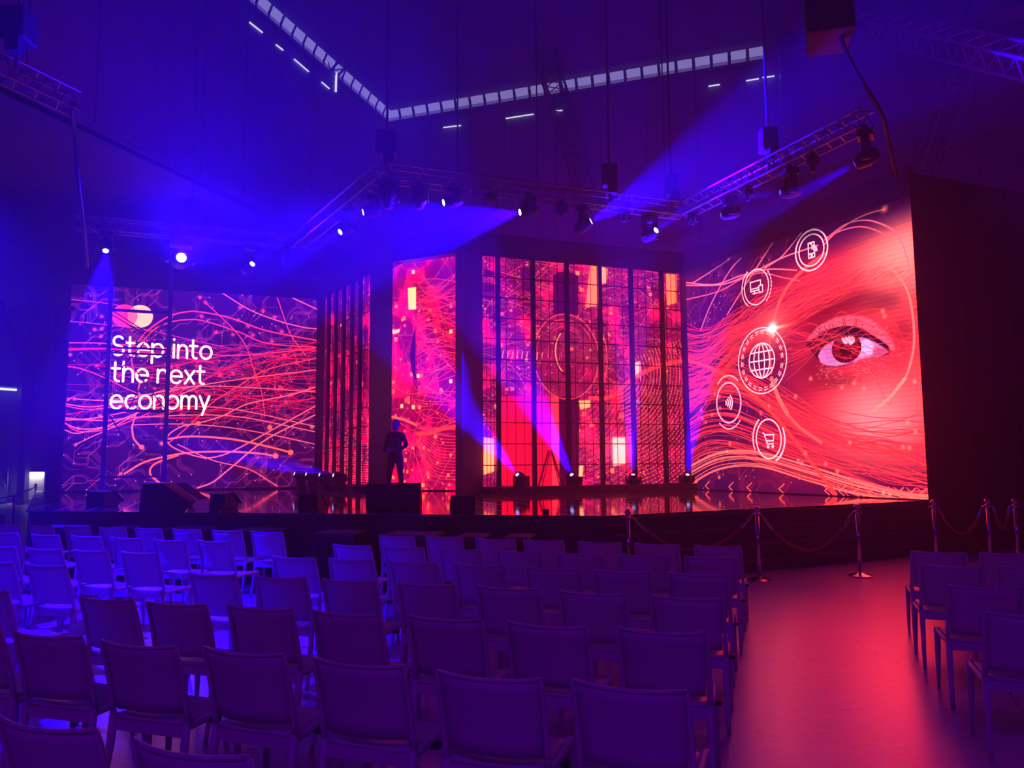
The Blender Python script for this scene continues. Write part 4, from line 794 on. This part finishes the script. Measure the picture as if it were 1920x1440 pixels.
HEADS = (
 ((-9.287,17.227,6.554), (-7.4, 13.2, 0), 'blue lamp beaming down at the left end of the lighting truss', .45, 29, .3, False),
 ((-7.789,17.78,6.528), (-.6, 3.5, 5.0), 'dazzling blue white lamp over the left wall words', .5, 25, .9, False),
 ((-6.298,18.331,6.505), (0.0, 13.0, 9.5), 'blue lamp above the right end of the left LED wall, beam going up', .3, 26, .9, False),
 ((-3.661,16.1,6.61), (-7.0, 13.5, 3.6), 'small blue lamp low on the short truss arm', .5, 24, .4, False),
 ((-2.952,14.976,6.67), (-9.0, 13.4, 5.0), 'blue lamp midway on the short truss arm, faint beam to the left', .8, 24, .4, False),
 ((-1.301,14.526,6.701), (-7.0, 12.6, 4.9), 'blue lamp hung near the left end of the long truss', .4, 26, .5, False),
 ((0.187,15.101,6.687), (-6.0, 13.4, 4.9), 'bright blue lamp on the long truss with a wide beam down to the left', 2.4, 38, .35, False),
 ((1.676,15.678,6.671), (8.3, 13.4, 9.7), 'bright blue lamp on the long truss with a wide beam up to the right', 2.2, 34, .35, False),
 ((3.142,16.245,6.638), (7.0, 11.0, 8.6), 'small blue lamp near the right end of the long truss', .25, 24, .5, False),
 ((4.3,15.315,6.67), (-4.0, 16.0, 5.0), 'dim blue lamp lowest on the right truss', .15, 22, .5, True),
 ((4.963,13.745,6.578), (-4.0, 14.0, 5.4), 'dim blue lamp in the middle of the right truss', .3, 18, .5, True),
 ((5.632,12.162,6.485), (-3.0, 17.0, 2.6), 'blue lamp near the top end of the right truss, narrow beam to the left', .9, 17, .4, True))
TZ = 7.15
moving_head((-7.75, 9.0, 6.55), (-4.8, 8.0, 0), 'blue lamp on the near upper left truss, shining down on the left seats', True, 7.0, .48, 50, .8)
for i, (lens, tgt, lab, pw, an, bd, dm) in enumerate(HEADS): moving_head(lens, tgt, lab, True, 7.0, pw, an, bd, dm, 1.75 if i == 1 else 1.0)
for (px, lens), tgt, lab, pw in zip([(970,(0.106,17.589,1.382)),(1072,(1.378,18.07,1.363)),(1187,(2.899,18.644,1.341)),(1289,(4.331,19.185,1.32))], ((-2.2, 14.5, 4.2), (-.5, 14.8, 4.6), (2.55, 16.6, 7.0), (4.35, 16.4, 5.6)),
        ('first floor lamp from the left before the centre curtain, beam to the left', 'second floor lamp before the centre curtain, beam leaning left', 'third floor lamp before the centre curtain, beam straight up', 'fourth floor lamp at the right corner of the centre curtain'), (1.6, 1.8, 1.8, 1.6)):
    moving_head(lens, tgt, lab, False, 1.11, pw, 17, .3, True)
for i, lens in enumerate([(-5.893,20.9,1.39),(-5.47,20.5,1.38),(-5.016,20.1,1.371),(-4.563,19.7,1.362)]):
    moving_head(lens, (lens[0]-4.5, lens[1]-3.0, 2.9), ('first', 'second', 'third', 'fourth')[i]+' of four floor lamps at the right foot of the left LED wall', False, SZ, .7, 15, .4, True)
# unlit profile lamps hanging from the truss
def profile_lamp(at, label, s=1.0, group=None):
    root = empty('profile_lamp', (at[0], at[1], 7.0), random.uniform(-.4, .4), label, 'stage lamp', group); L = 7.0-at[2]
    mb = MB(); mb.box((0, 0, .02), (.07, .09, .14)); mb.build('clamp', M['black'], root)
    for k in (-1, 1):
        mb = MB(); mb.box((k*.15*s, 0, -.17*s), (.02, .06, .32*s)); mb.build('yoke_arm', M['black'], root)
    mb = MB(); mb.box((0, 0, -.02), (.32*s, .06, .02)); mb.build('yoke_arm', M['black'], root)
    mb = MB(); mb.lathe([(.06*s, -L-.05), (.10*s, -L+.03), (.15*s, -L*.6), (.16*s, -.10), (.12*s, -.06)], 14); mb.build('body', M['black'], root, smooth=True)
    mb = MB(); mb.lathe([(.05*s, -L-.07), (.07*s, -L-.045)], 12); mb.build('lens_tube', M['clip'], root)
for at, lab, s in (((-2.314,14.133,6.522), 'large unlit hanging lamp right under the truss corner', 1.35), ((-1.746,14.353,6.592), 'unlit hanging lamp second from the truss corner', 1.1), ((-0.398,14.875,6.868), 'small unlit hanging lamp left of the beam pointing left', .7),
        ((1.049,15.435,6.79), 'small unlit hanging lamp between the two bright beams', .7), ((2.412,15.963,6.814), 'small unlit hanging lamp inside the beam pointing up', .7), ((3.931,16.19,6.816), 'small unlit hanging lamp at the truss bend on the right', .6), ((4.62,14.559,6.774), 'small unlit hanging lamp low on the right truss', .6), ((5.279,12.997,6.741), 'small unlit hanging lamp high on the right truss', .6),
        ((-3.368,15.635,6.581), 'unlit hanging lamp on the short truss arm', .8), ((-5.573,18.599,6.569), 'small unlit hanging lamp over the corner of the left LED wall', .7)):
    profile_lamp(at, lab, s)

# ------------------------------------------------------------------ lighting truss, hoists, cables
def truss(a, b, label, bays):
    return lattice('lighting_truss', a, b, .29, label, bays, 'truss', M['alu'], .022, 'lighting trusses', Vector((0, 0, 1)))
T0, T1, T2, T3, T4 = (-2.4, 14.1, TZ), (3.8, 16.5, TZ), (5.75, 11.9, TZ), (-5.3, 18.7, TZ), (-9.9, 17.0, TZ)
truss(T0, T1, 'long aluminium lighting truss over the centre of the stage', 22); truss(T1, T2, 'right aluminium lighting truss rising over the eye screen', 17)
truss(T0, T3, 'short left aluminium truss arm going back from the corner', 18); truss(T3, T4, 'far left aluminium truss above the left LED wall', 16)
S0, S1 = (-6.621,11.178,7.15), (-8.1, 7.4, 7.15)
truss(S0, S1, 'near aluminium lighting truss at upper left with a hanging cable', 12)
def hoist(px, label, top=15.0, sc_=1.0):
    root = empty('chain_hoist', (px[0], px[1], 7.3), 0, label, 'hoist')
    mb = MB(); mb.box((0, 0, .42), (.30*sc_, .30*sc_, .46)); mb.build('motor_body', M['black'], root, bevel=.03)
    mb = MB(); mb.box((.05, -.12, .12), (.18, .16, .26)); mb.build('chain_bag', M['drape'], root)
    mb = MB(); mb.tube([(0, 0, .6), (0, 0, top-7.3)], .025, 6); mb.build('chain', M['steel'], root)
    mb = MB(); mb.tube([(0, 0, -.18), (0, 0, .25)], .03, 6); mb.build('hook', M['steel'], root)
hoist((-2.35, 14.15), 'chain hoist standing above the truss corner', 17.5, 1.3)
hoist((2.1, 15.85), 'chain hoist in front of the lattice roof leg', 17.5); hoist((3.55, 16.5), 'chain hoist above the truss bend at right', 17.0)
hoist((4.9, 14.1), 'chain hoist on the right truss', 18.5); hoist((-7.6, 17.85), 'chain hoist above the left LED wall', 15.1)
h1 = (-6.79,10.094,7.15); hoist((h1[0], h1[1]), 'chain hoist on the near upper left truss', 17.0, 1.2)
def cable(name, pts, r, label, cat='cable', m=None):
    P = np.array(pts, np.float32); P = crom(P, 8) if len(pts) > 2 else P
    mb = MB(); mb.tube([tuple(map(float, p)) for p in P], r, 6); return tag(mb.build(name, m or M['black']), label, cat)
cable('power_cable', [(-6.457,10.903,7.0), (-7.351,12.5,7.257), (-7.814,13.5,6.697), (-8.533,15.0,6.369), (-9.839,17.5,6.254)], .035, 'thick black cable drooping from the near upper left truss')
cable('power_cable', [(5.392,12.0,8.686), (5.708,12.2,8.176), (6.31,12.6,7.594), (6.6,13.0,7.37), (6.881,13.4,7.045), (7.116,13.75,6.929)], .04, 'thick black cable from the hanging loudspeaker down to the eye screen frame')
for k, (px, d0, lab) in enumerate(((858, 15.0, 'thin suspension wire left of the wide beam lamp'), (1008, 15.6, 'thin suspension wire in the middle of the long truss'), (1248, 16.3, 'thin suspension wire near the right end of the long truss'))):
    p = [(-1.038,14.627,7.272), (0.553,15.243,7.268), (3.387,16.34,7.346)][k]
    cable('suspension_wire', [(p[0], p[1], 7.2), (p[0], p[1], 18.0)], .016, lab, 'wire', M['steel'])
# hanging loudspeaker, upper right
c = (5.286,12.0,9.038)
sp_ = empty('hanging_loudspeaker', c, math.radians(-14), 'black loudspeaker box hanging at the top right', 'loudspeaker')
mb = MB(); mb.prism([(-.40, -.05), (.36, -.05), (.30, .55), (-.34, .55)], -.42, .7); o = mb.build('cabinet', M['black'], sp_, bevel=.02); o.rotation_euler = (math.radians(-14), 0, 0)
mb = MB(); mb.box((-.02, -.07, .14), (.70, .03, 1.04)); o = mb.build('grille', M['drape'], sp_); o.rotation_euler = (math.radians(-14), 0, 0)
mb = MB(); mb.tube([(-.2, .25, .6), (-.1, .25, 8.0)], .02, 6); mb.build('hanging_wire', M['steel'], sp_); mb = MB(); mb.tube([(.2, .25, .6), (.1, .25, 8.0)], .02, 6); mb.build('hanging_wire', M['steel'], sp_)

# ------------------------------------------------------------------ monitors on the deck, bass cabinets before the stage
def wedge(at, w_, d_, h_, rz, label):
    root = empty('stage_monitor', (at[0], at[1], SZ), rz, label, 'loudspeaker')
    poly = [(-d_/2, 0), (d_/2*.8, 0), (d_/2, h_*.25), (-d_*.05, h_), (-d_/2*.9, h_)]
    bm = MB(); a = [bm.bm.verts.new((-w_/2, y, z)) for y, z in poly]; b = [bm.bm.verts.new((w_/2, y, z)) for y, z in poly]
    for i in range(5): bm.bm.faces.new((a[i], a[(i+1) % 5], b[(i+1) % 5], b[i]))
    bm.bm.faces.new(a); bm.bm.faces.new(b[::-1]); bm.build('cabinet', M['black'], root, bevel=.015)
    n = Vector((0, h_*.75, d_*.55)).normalized(); mid = Vector((0, d_*.475, h_*.625))
    R3 = Matrix.Rotation(-math.atan2(n.y, n.z), 3, 'X'); bm = MB(); bm.box(mid+n*.008, (w_*.88, math.hypot(d_*.55, h_*.75)*.88, .015), rot=R3); bm.build('grille', M['drape'], root)
    bm = MB(); bm.tube([(-w_*.12, -d_/2-.01, h_*.7), (w_*.12, -d_/2-.01, h_*.7)], .012, 6); bm.build('handle', M['clip'], root)
wedge((-1.877,12.344,0.95), .84, .55, .42, .05, 'big black stage monitor in front of the standing person')
wedge((-5.928,13.379,0.95), .5, .80, .42, -PI/2+.1, 'big black wedge monitor seen from the side, second on the stage from left')
wedge((-7.309,13.853,0.95), .44, .36, .27, -.4, 'small black monitor leftmost on the stage edge')
wedge((-4.816,12.957,0.95), .36, .32, .25, -.5, 'small black monitor right of the side-on wedge')
wedge((-3.239,12.5,0.95), .33, .3, .25, -.2, 'small black monitor below the four floor lamps')
wedge((-0.753,11.597,0.95), .36, .32, .25, .15, 'small black monitor right of the big one')
mb = MB(); p = (0.474,11.125,0.95); mb.box((p[0], p[1]+.05, SZ+.03), (.09, .08, .06)); tag(mb.build('cue_box', M['black'], None, bevel=.01), 'tiny black box on the stage edge under the second floor lamp', 'box')
subs = [(125,(-6.933,12.1,0.74)),(245,(-5.823,11.864,0.74)),(363,(-4.771,11.639,0.74)),(490,(-3.644,11.283,0.74)),(640,(-2.391,10.853,0.74)),(778,(-1.321,10.5,0.74)),(888,(-0.516,10.183,0.74)),(975,(0.089,10.067,0.74))]
gl = mat('semi_gloss_black', (.02, .018, .02), .28, scale=4, spec=.6)
nm = ('leftmost', 'second', 'third', 'fourth', 'fifth', 'sixth', 'seventh', 'rightmost')
for i, (px, at) in enumerate(subs):
    rz = -.22; root = empty('bass_cabinet', (at[0], at[1], 0), rz, nm[i]+' of the black bass cabinets below the stage front edge', 'loudspeaker', 'bass cabinets')
    ww = (.72, .5, .72, .72, .6, .74, .36, .34)[i]
    mb = MB(); mb.box((0, 0, .37), (ww, .55, .74)); mb.build('cabinet', gl, root, bevel=.01)
    mb = MB(); mb.box((0, .0, .745), (ww-.04, .52, .012)); mb.build('lid', M['lid'], root)
    mb = MB(); mb.box((0, -.285, .37), (ww-.06, .02, .64)); mb.build('grille', M['drape'], root)
    mb = MB(); mb.box((ww/2+.005, 0, .6), (.012, .16, .06)); mb.build('handle', M['clip'], root)

# ------------------------------------------------------------------ stanchions and ropes
def stanchion(x, y, z, label, h=1.0, m=None):
    root = empty('rope_stanchion', (x, y, z), 0, label, 'stanchion'); m = m or M['chrome']
    mb = MB(); mb.lathe([(.165, 0), (.168, .018), (.12, .034), (.04, .055), (.028, .06)], 24); mb.build('foot', m, root, smooth=False)
    mb = MB(); mb.lathe([(.026, .055), (.026, h-.10)], 14); mb.build('pole', m, root, smooth=True)
    mb = MB(); mb.lathe([(.028, h-.10), (.045, h-.09), (.045, h-.065), (.028, h-.055), (.024, h-.045), (.045, h-.02), (.048, h), (.04, h+.025), (.01, h+.04)], 14); mb.build('finial', m, root, smooth=True)
    for s in (-1, 1):
        mb = MB(); mb.tube([(s*.03, 0, h-.075), (s*.065, 0, h-.075), (s*.075, 0, h-.09)], .008, 6); mb.build('hook', m, root)
    return Vector((x, y, z+h-.08))
def rope(a, b, sag, label, m=None, r=.021):
    a, b = Vector(a), Vector(b); d = (b-a); u = d.normalized()
    a = a+u*.07; b = b-u*.07; P = [a+(b-a)*t-Vector((0, 0, sag*(1-(2*t-1)**2))) for t in np.linspace(0, 1, 19)]
    root = empty('barrier_rope', a, 0, label, 'rope')
    mb = MB(); mb.tube([p-a for p in P[1:-1]], r, 8); mb.build('cord', m or M['rope'], root, smooth=True)
    for i, j in ((0, 2), (-1, -3)):
        mb = MB(); mb.tube([P[i]-a, P[(1 if i == 0 else -2)]-a, P[j]-a], [r*.5, r*1.15, r*1.15], 8); mb.build('end_cap', M['chrome'], root)
q = [stanchion(p[0], p[1], 0.0, lab, hh) for p, lab, hh in (((1.567,10.621,-0.0), 'steel rope stanchion behind the middle chairs, leftmost of the row', 1.0), ((3.46,11.039,-0.0), 'steel rope stanchion at the left of the red aisle', 1.0), ((5.023,11.36,0.0), 'steel rope stanchion at the right of the red aisle', 1.0),
     ((6.671,12.336,0.0), 'steel rope stanchion by the corner of the eye screen', 1.0), ((7.464,12.234,0.0), 'steel rope stanchion by the black side wall, second from the right edge', 1.02), ((7.77,12.04,0.0), 'steel rope stanchion nearest the right edge of the frame', 1.03))]
rope(q[0], q[1], .46, 'red rope hanging behind the middle chairs'); rope(q[1], q[2], .52, 'red rope across the red aisle')
rope(q[3], q[4], .42, 'red rope before the black side wall')
rope(q[4]+Vector((.02, .02, 0)), q[5], .34, 'red rope at the right edge of the frame')
dk = mat('dark_metal', (.05, .05, .055), .4, .6)
ql = [stanchion(p[0], p[1], 0, lab, 1.0, dk) for p, lab in (((-15.997,25.988,1.0), 'dark rope stanchion before the lit white counter, left of the stage'), ((-10.878,16.937,1.0), 'dark rope stanchion at the left edge, nearer than the lit counter'), ((-13.757,19.028,1.0), 'dark rope stanchion just outside the left edge'))]
rope(ql[0], ql[2], .2, 'dark rope sloping left from the stanchion before the lit counter', M['black'], .02)
rope(ql[1], ql[2]+Vector((.4, -3.2, -.25)), .15, 'dark rope leading down to the left edge', M['black'], .02)
a = (-10.819,16.96,0.32)
root = empty('stage_steps', (a[0]-1.1, a[1]-.9, 0), -.3, 'dark steps at the left end of the stage', 'steps')
mb = MB(); mb.box((0, 0, .16), (1.2, .6, .32)); mb.build('step', M['set'], root)
mb = MB(); mb.box((.2, .6, .31), (1.2, .6, .62)); mb.build('step', M['set'], root)

# ------------------------------------------------------------------ chairs
ROWANG = math.atan2(-.326, .945)
def chair_parts():
    out = []; W2 = .235
    def prof(z): t = (z-.44)/.38; return -.20-.055*t-.045*t*t
    # backrest: curved shell, thick
    bm = bmesh.new(); NX, NZ = 10, 6; front, back = [], []
    for j in range(NZ+1):
        z = .495+(.825-.495)*j/NZ; rf, rb = [], []
        for i in range(NX+1):
            s = -1+2*i/NX; ww = W2-.012*(1-j/NZ)-.0; x = s*(ww-.014); y = prof(z)+.045*s*s-.03; zz = z+.008*s*s*(j/NZ)
            rf.append(bm.verts.new((x, y+.006, zz))); rb.append(bm.verts.new((x, y-.006, zz)))
        front.append(rf); back.append(rb)
    for g, fl in ((front, 1), (back, 0)):
        for j in range(NZ):
            for i in range(NX):
                f = (g[j][i], g[j][i+1], g[j+1][i+1], g[j+1][i]); bm.faces.new(f if not fl else f[::-1])
    for j in range(NZ):
        for i in (0, NX): bm.faces.new((front[j][i], front[j+1][i], back[j+1][i], back[j][i]))
    for i in range(NX):
        for j in (0, NZ): bm.faces.new((front[j][i], front[j][i+1], back[j][i+1], back[j][i]))
    m = MB(); m.bm = bm; out.append(('backrest', m, M['chairback'], True))
    # back frame: two posts with top rail
    m = MB()
    for s in (-1, 1):
        m.tube([(s*(W2-.006), prof(z)+.012, z) for z in (.43, .52, .62, .72, .80, .828)], [.017, .015, .0135, .012, .0105, .009], 7)
    m.tube([(s_*(W2-.008), prof(.83)+.045*s_*s_-.03, .826+.008*s_*s_) for s_ in np.linspace(-1, 1, 9)], .0085, 6)
    out.append(('back_frame', m, M['chair'], True))
    # seat shell
    bm = bmesh.new(); top, bot = [], []
    for j in range(7):
        t = j/6; y = -.205+.43*t; z = .452-.018*math.sin(t*PI)+(-.02*max(0, t-.8)/.2); rt, rb_ = [], []
        for i in range(7):
            s = -1+2*i/6; x = s*(.215-.01*(1-t)); rt.append(bm.verts.new((x, y, z+.010*s*s))); rb_.append(bm.verts.new((x, y, z-.016)))
        top.append(rt); bot.append(rb_)
    for j in range(6):
        for i in range(6):
            bm.faces.new((top[j][i], top[j][i+1], top[j+1][i+1], top[j+1][i])); bm.faces.new((bot[j][i], bot[j+1][i], bot[j+1][i+1], bot[j][i+1]))
        for i in (0, 6): bm.faces.new((top[j][i], top[j+1][i], bot[j+1][i], bot[j][i]))
    for i in range(6):
        for j in (0, 6): bm.faces.new((top[j][i], top[j][i+1], bot[j][i+1], bot[j][i]))
    m = MB(); m.bm = bm; out.append(('seat', m, M['chair'], True))
    m = MB()
    for s in (-1, 1): m.tube([(s*.222, -.19, .425), (s*.226, .0, .43), (s*.222, .20, .435)], .019, 7)
    m.box((0, -.20, .408), (.42, .02, .055)); m.box((0, .205, .415), (.42, .02, .04)); out.append(('seat_frame', m, M['chair'], False))
    for s in (-1, 1):
        m = MB(); m.tube([(s*.224, -.19, .45), (s*.226, -.205, .30), (s*.232, -.235, .12), (s*.236, -.265, 0)], [.022, .020, .017, .013], 7); out.append(('leg', m, M['chair'], True))
        m = MB(); m.tube([(s*.222, .198, .45), (s*.224, .203, .30), (s*.228, .208, .12), (s*.230, .212, 0)], [.024, .021, .016, .012], 7); out.append(('leg', m, M['chair'], True))
    m = MB(); m.box((.256, -.02, .418), (.04, .045, .025)); out.append(('link_clip', m, M['clip'], False))
    return out
CH = [(-7.272,11.652,'white plastic chair,front row,first from the left'),(-6.655,11.422,'white plastic chair,front row,second from the left'),(-6.048,11.242,'white plastic chair,front row,third from the left'),(-5.424,10.983,'white plastic chair,front row,fourth from the left'),(-4.838,10.816,'white plastic chair,front row,fifth from the left'),(-4.214,10.572,'white plastic chair,front row,sixth from the left'),(-3.618,10.376,'white plastic chair,front row,seventh from the left'),(-3.034,10.151,'white plastic chair,front row,eighth from the left'),(-1.291,9.523,'white plastic chair,front row,ninth from the left'),(-0.713,9.389,'white plastic chair,front row,tenth from the left'),(-0.118,9.081,'white plastic chair,front row,eleventh from the left'),(0.437,8.902,'white plastic chair,front row,twelfth from the left'),(1.013,8.648,'white plastic chair,front row,thirteenth from the left'),(1.599,8.431,'white plastic chair,front row,fourteenth from the left'),(2.176,8.2,'white plastic chair,front row,fifteenth from the left'),(4.065,7.559,'white plastic chair,front row,sixteenth from the left'),(4.643,7.445,'white plastic chair,front row,seventeenth from the left'),(-6.454,10.304,'white plastic chair,second row from the stage,first from the left'),(-5.719,9.975,'white plastic chair,second row from the stage,second from the left'),(-5.105,9.767,'white plastic chair,second row from the stage,third from the left'),(-4.485,9.504,'white plastic chair,second row from the stage,fourth from the left'),(-3.848,9.223,'white plastic chair,second row from the stage,fifth from the left'),(-3.279,9.071,'white plastic chair,second row from the stage,sixth from the left'),(-1.605,8.539,'white plastic chair,second row from the stage,seventh from the left'),(-1.023,8.307,'white plastic chair,second row from the stage,eighth from the left'),(-0.429,8.086,'white plastic chair,second row from the stage,ninth from the left'),(0.148,7.876,'white plastic chair,second row from the stage,tenth from the left'),(0.725,7.675,'white plastic chair,second row from the stage,eleventh from the left'),(1.292,7.483,'white plastic chair,second row from the stage,twelfth from the left'),(1.873,7.336,'white plastic chair,second row from the stage,thirteenth from the left'),(3.671,6.66,'white plastic chair,second row from the stage,fourteenth from the left'),(4.234,6.54,'white plastic chair,second row from the stage,fifteenth from the left'),(-5.448,8.685,'white plastic chair,third row from the stage,first from the left'),(-4.781,8.4,'white plastic chair,third row from the stage,second from the left'),(-4.207,8.227,'white plastic chair,third row from the stage,third from the left'),(-3.609,8.014,'white plastic chair,third row from the stage,fourth from the left'),(-1.949,7.552,'white plastic chair,third row from the stage,fifth from the left'),(-1.382,7.37,'white plastic chair,third row from the stage,sixth from the left'),(-0.781,7.124,'white plastic chair,third row from the stage,seventh from the left'),(-0.186,6.925,'white plastic chair,third row from the stage,eighth from the left'),(0.409,6.705,'white plastic chair,third row from the stage,ninth from the left'),(0.962,6.499,'white plastic chair,third row from the stage,tenth from the left'),(1.519,6.331,'white plastic chair,third row from the stage,eleventh from the left'),(3.312,5.64,'white plastic chair,third row from the stage,twelfth from the left'),(-4.597,7.364,'white plastic chair,fourth row from the stage,first from the left'),(-3.992,7.124,'white plastic chair,fourth row from the stage,second from the left'),(-2.293,6.515,'white plastic chair,fourth row from the stage,third from the left'),(-1.706,6.323,'white plastic chair,fourth row from the stage,fourth from the left'),(-1.141,6.142,'white plastic chair,fourth row from the stage,fifth from the left'),(-0.537,5.944,'white plastic chair,fourth row from the stage,sixth from the left'),(0.051,5.759,'white plastic chair,fourth row from the stage,seventh from the left'),(0.623,5.522,'white plastic chair,fourth row from the stage,eighth from the left'),(1.2,5.322,'white plastic chair,fourth row from the stage,ninth from the left'),(3.0,4.703,'white plastic chair,fourth row from the stage,tenth from the left'),(-3.658,5.829,'white plastic chair,fifth row from the stage,first from the left'),(-2.578,5.435,'white plastic chair,fifth row from the stage,second from the left'),(-2.045,5.247,'white plastic chair,fifth row from the stage,third from the left'),(-1.466,5.087,'white plastic chair,fifth row from the stage,fourth from the left'),(-0.89,4.904,'white plastic chair,fifth row from the stage,fifth from the left'),(-0.299,4.732,'white plastic chair,fifth row from the stage,sixth from the left'),(0.276,4.531,'white plastic chair,fifth row from the stage,seventh from the left'),(0.857,4.371,'white plastic chair,fifth row from the stage,eighth from the left'),(-2.89,4.597,'white plastic chair,sixth row from the stage,first from the left'),(-2.343,4.388,'white plastic chair,sixth row from the stage,second from the left'),(-1.761,4.162,'white plastic chair,sixth row from the stage,third from the left'),(-1.179,3.999,'white plastic chair,sixth row from the stage,fourth from the left'),(-0.596,3.783,'white plastic chair,sixth row from the stage,fifth from the left'),(-0.018,3.558,'white plastic chair,sixth row from the stage,sixth from the left'),(0.553,3.394,'white plastic chair,sixth row from the stage,seventh from the left'),(-1.51,3.009,'white plastic chair,seventh row from the stage,first from the left'),(-0.914,2.767,'white plastic chair,seventh row from the stage,second from the left')]
protos = []
for i, (cx_, cy_, lab) in enumerate(CH):
    root = empty('stacking_chair', (cx_, cy_, 0), ROWANG+random.uniform(-.035, .035), lab, 'chair', 'white audience chairs')
    if not protos:
        for nm_, m, ma, smo in chair_parts(): protos.append(m.build(nm_, ma, root, smooth=smo))
    else:
        for o in protos: c = o.copy(); COL.objects.link(c); c.parent = root

# ------------------------------------------------------------------ person on the stage
pz = (-2.66, 17.55, SZ)
per = empty('person', pz, math.radians(-28), 'person in dark clothes standing with legs apart, hands held at the front', 'person')
def skin(name, joints, edges, m, parent, lev=2):
    me = bpy.data.meshes.new(name); me.from_pydata([j[:3] for j in joints], edges, []); o = lnk(name, me, parent)
    sk_ = o.modifiers.new('skin', 'SKIN'); lay = me.skin_vertices[0].data
    for v, j in zip(lay, joints): v.radius = (j[3], j[4] if len(j) > 4 else j[3])
    lay[0].use_root = True; sk_.use_smooth_shade = True
    s_ = o.modifiers.new('sub', 'SUBSURF'); s_.levels = lev; s_.render_levels = lev; me.materials.append(m); return o
# body in clothes: pelvis first
J = [(0, 0, .90, .155, .12), (0, -.01, 1.05, .15, .115), (0, -.01, 1.22, .185, .125), (0, 0, 1.36, .15, .10), (0, .015, 1.44, .062, .062),
     (.19, 0, 1.34, .075), (.29, .03, 1.11, .055), (.20, -.19, .99, .044), (.09, -.25, 1.0, .036),
     (-.19, 0, 1.34, .075), (-.28, .02, 1.10, .055), (-.18, -.20, 1.0, .044), (-.07, -.25, 1.02, .036),
     (.11, 0, .80, .098), (.15, -.01, .47, .068), (.18, .02, .09, .048), (-.11, 0, .80, .098), (-.16, -.01, .47, .068), (-.20, .02, .09, .048)]
Ed = [(0, 1), (1, 2), (2, 3), (3, 4), (3, 5), (5, 6), (6, 7), (7, 8), (3, 9), (9, 10), (10, 11), (11, 12), (0, 13), (13, 14), (14, 15), (0, 16), (16, 17), (17, 18)]
skin('clothed_body', J, Ed, M['cloth'], per)
for s, xx in ((1, .18), (-1, -.20)):
    mb = MB(); mb.lathe([(.035, -.13), (.05, -.11), (.052, 0), (.048, .10), (.03, .14)], 10, Matrix.Translation((xx+.01*s, -.045, .045)) @ Matrix.Rotation(PI/2, 4, 'X') @ Matrix.Scale(.85, 4, (0, 1, 0))); mb.build('shoe', M['black'], per, smooth=True)
mb = MB(); mb.lathe([(.03, -.125), (.055, -.11), (.072, -.05), (.079, .02), (.072, .075), (.045, .11), (.01, .122)], 16, Matrix.Translation((0, -.01, 1.57)) @ Matrix.Scale(1.12, 4, (0, 1, 0))); hd = mb.build('head', M['skin'], per, smooth=True)
mb = MB(); mb.lathe([(.001, -.022), (.012, -.018), (.014, 0), (.008, .02), (.001, .026)], 8, Matrix.Translation((0, -.10, 1.56))); mb.build('nose', M['skin'], hd, smooth=True)
for s in (-1, 1):
    mb = MB(); mb.lathe([(.001, -.03), (.012, -.02), (.014, .01), (.006, .03)], 8, Matrix.Translation((s*.079, 0, 1.56))); mb.build('ear', M['skin'], hd, smooth=True)
    mb = MB(); mb.lathe([(.001, -.01), (.010, -.005), (.010, .005), (.001, .01)], 8, Matrix.Translation((s*.03, -.092, 1.585))); mb.build('eye', M['hair'], hd, smooth=True)
mb = MB(); mb.box((0, -.088, 1.515), (.045, .012, .010)); mb.build('mouth', M['hair'], hd)
mb = MB(); mb.lathe([(.084, -.02), (.088, .03), (.08, .085), (.05, .122), (.01, .134)], 16, Matrix.Translation((0, .012, 1.575)) @ Matrix.Scale(1.12, 4, (0, 1, 0))); mb.build('hair', M['hair'], per, smooth=True)
for s in (-1, 1):                                          # hands: palm, four fingers and a thumb each
    b0 = Vector((s*.085, -.25, 1.005)); dv = Vector((-s*.8, -.35, -.25)).normalized(); side = dv.cross(Vector((0, 1, 0))).normalized()
    Jh = [tuple(b0)+(.026, .018), tuple(b0+dv*.05)+(.034, .018), tuple(b0+dv*.085)+(.034, .016)]; Eh = [(0, 1), (1, 2)]
    hnd = skin('hand', Jh, Eh, M['skin'], per, 1)
    for k, L in enumerate((.062, .07, .066, .05)):
        o0 = b0+dv*.08+side*((k-1.5)*.018); P = [o0, o0+dv*L*.45+Vector((0, .004, -.004)), o0+dv*L*.75+Vector((0, .018, -.012)), o0+dv*L*.85+Vector((0, .034, -.02))]
        mb = MB(); mb.tube(P, [.0088, .0085, .0078, .006], 6); mb.build('finger', M['skin'], hnd, smooth=True)
    o0 = b0+dv*.03-side*.028; mb = MB(); mb.tube([o0, o0+dv*.025-side*.02, o0+dv*.055-side*.024+Vector((0, .008, 0))], [.0105, .010, .007], 6); mb.build('thumb', M['skin'], hnd, smooth=True)

# ------------------------------------------------------------------ stage haze filling the hall
hm = bpy.data.materials.new('stage_haze'); hm.use_nodes = True; nt = hm.node_tree; nt.nodes.clear()
out = nt.nodes.new('ShaderNodeOutputMaterial'); vs = nt.nodes.new('ShaderNodeVolumeScatter'); vs.inputs['Density'].default_value = HAZE; vs.inputs['Anisotropy'].default_value = HAZE_G
nt.links.new(vs.outputs[0], out.inputs['Volume'])
mb = MB(); mb.prism([hp(-23, 1.2), hp(-23, -35), hp(25, -35), hp(25, 1.2)], -.4, 22)
tag(mb.build('haze', hm), 'thin stage haze filling the hall', 'haze', None, 'stuff')
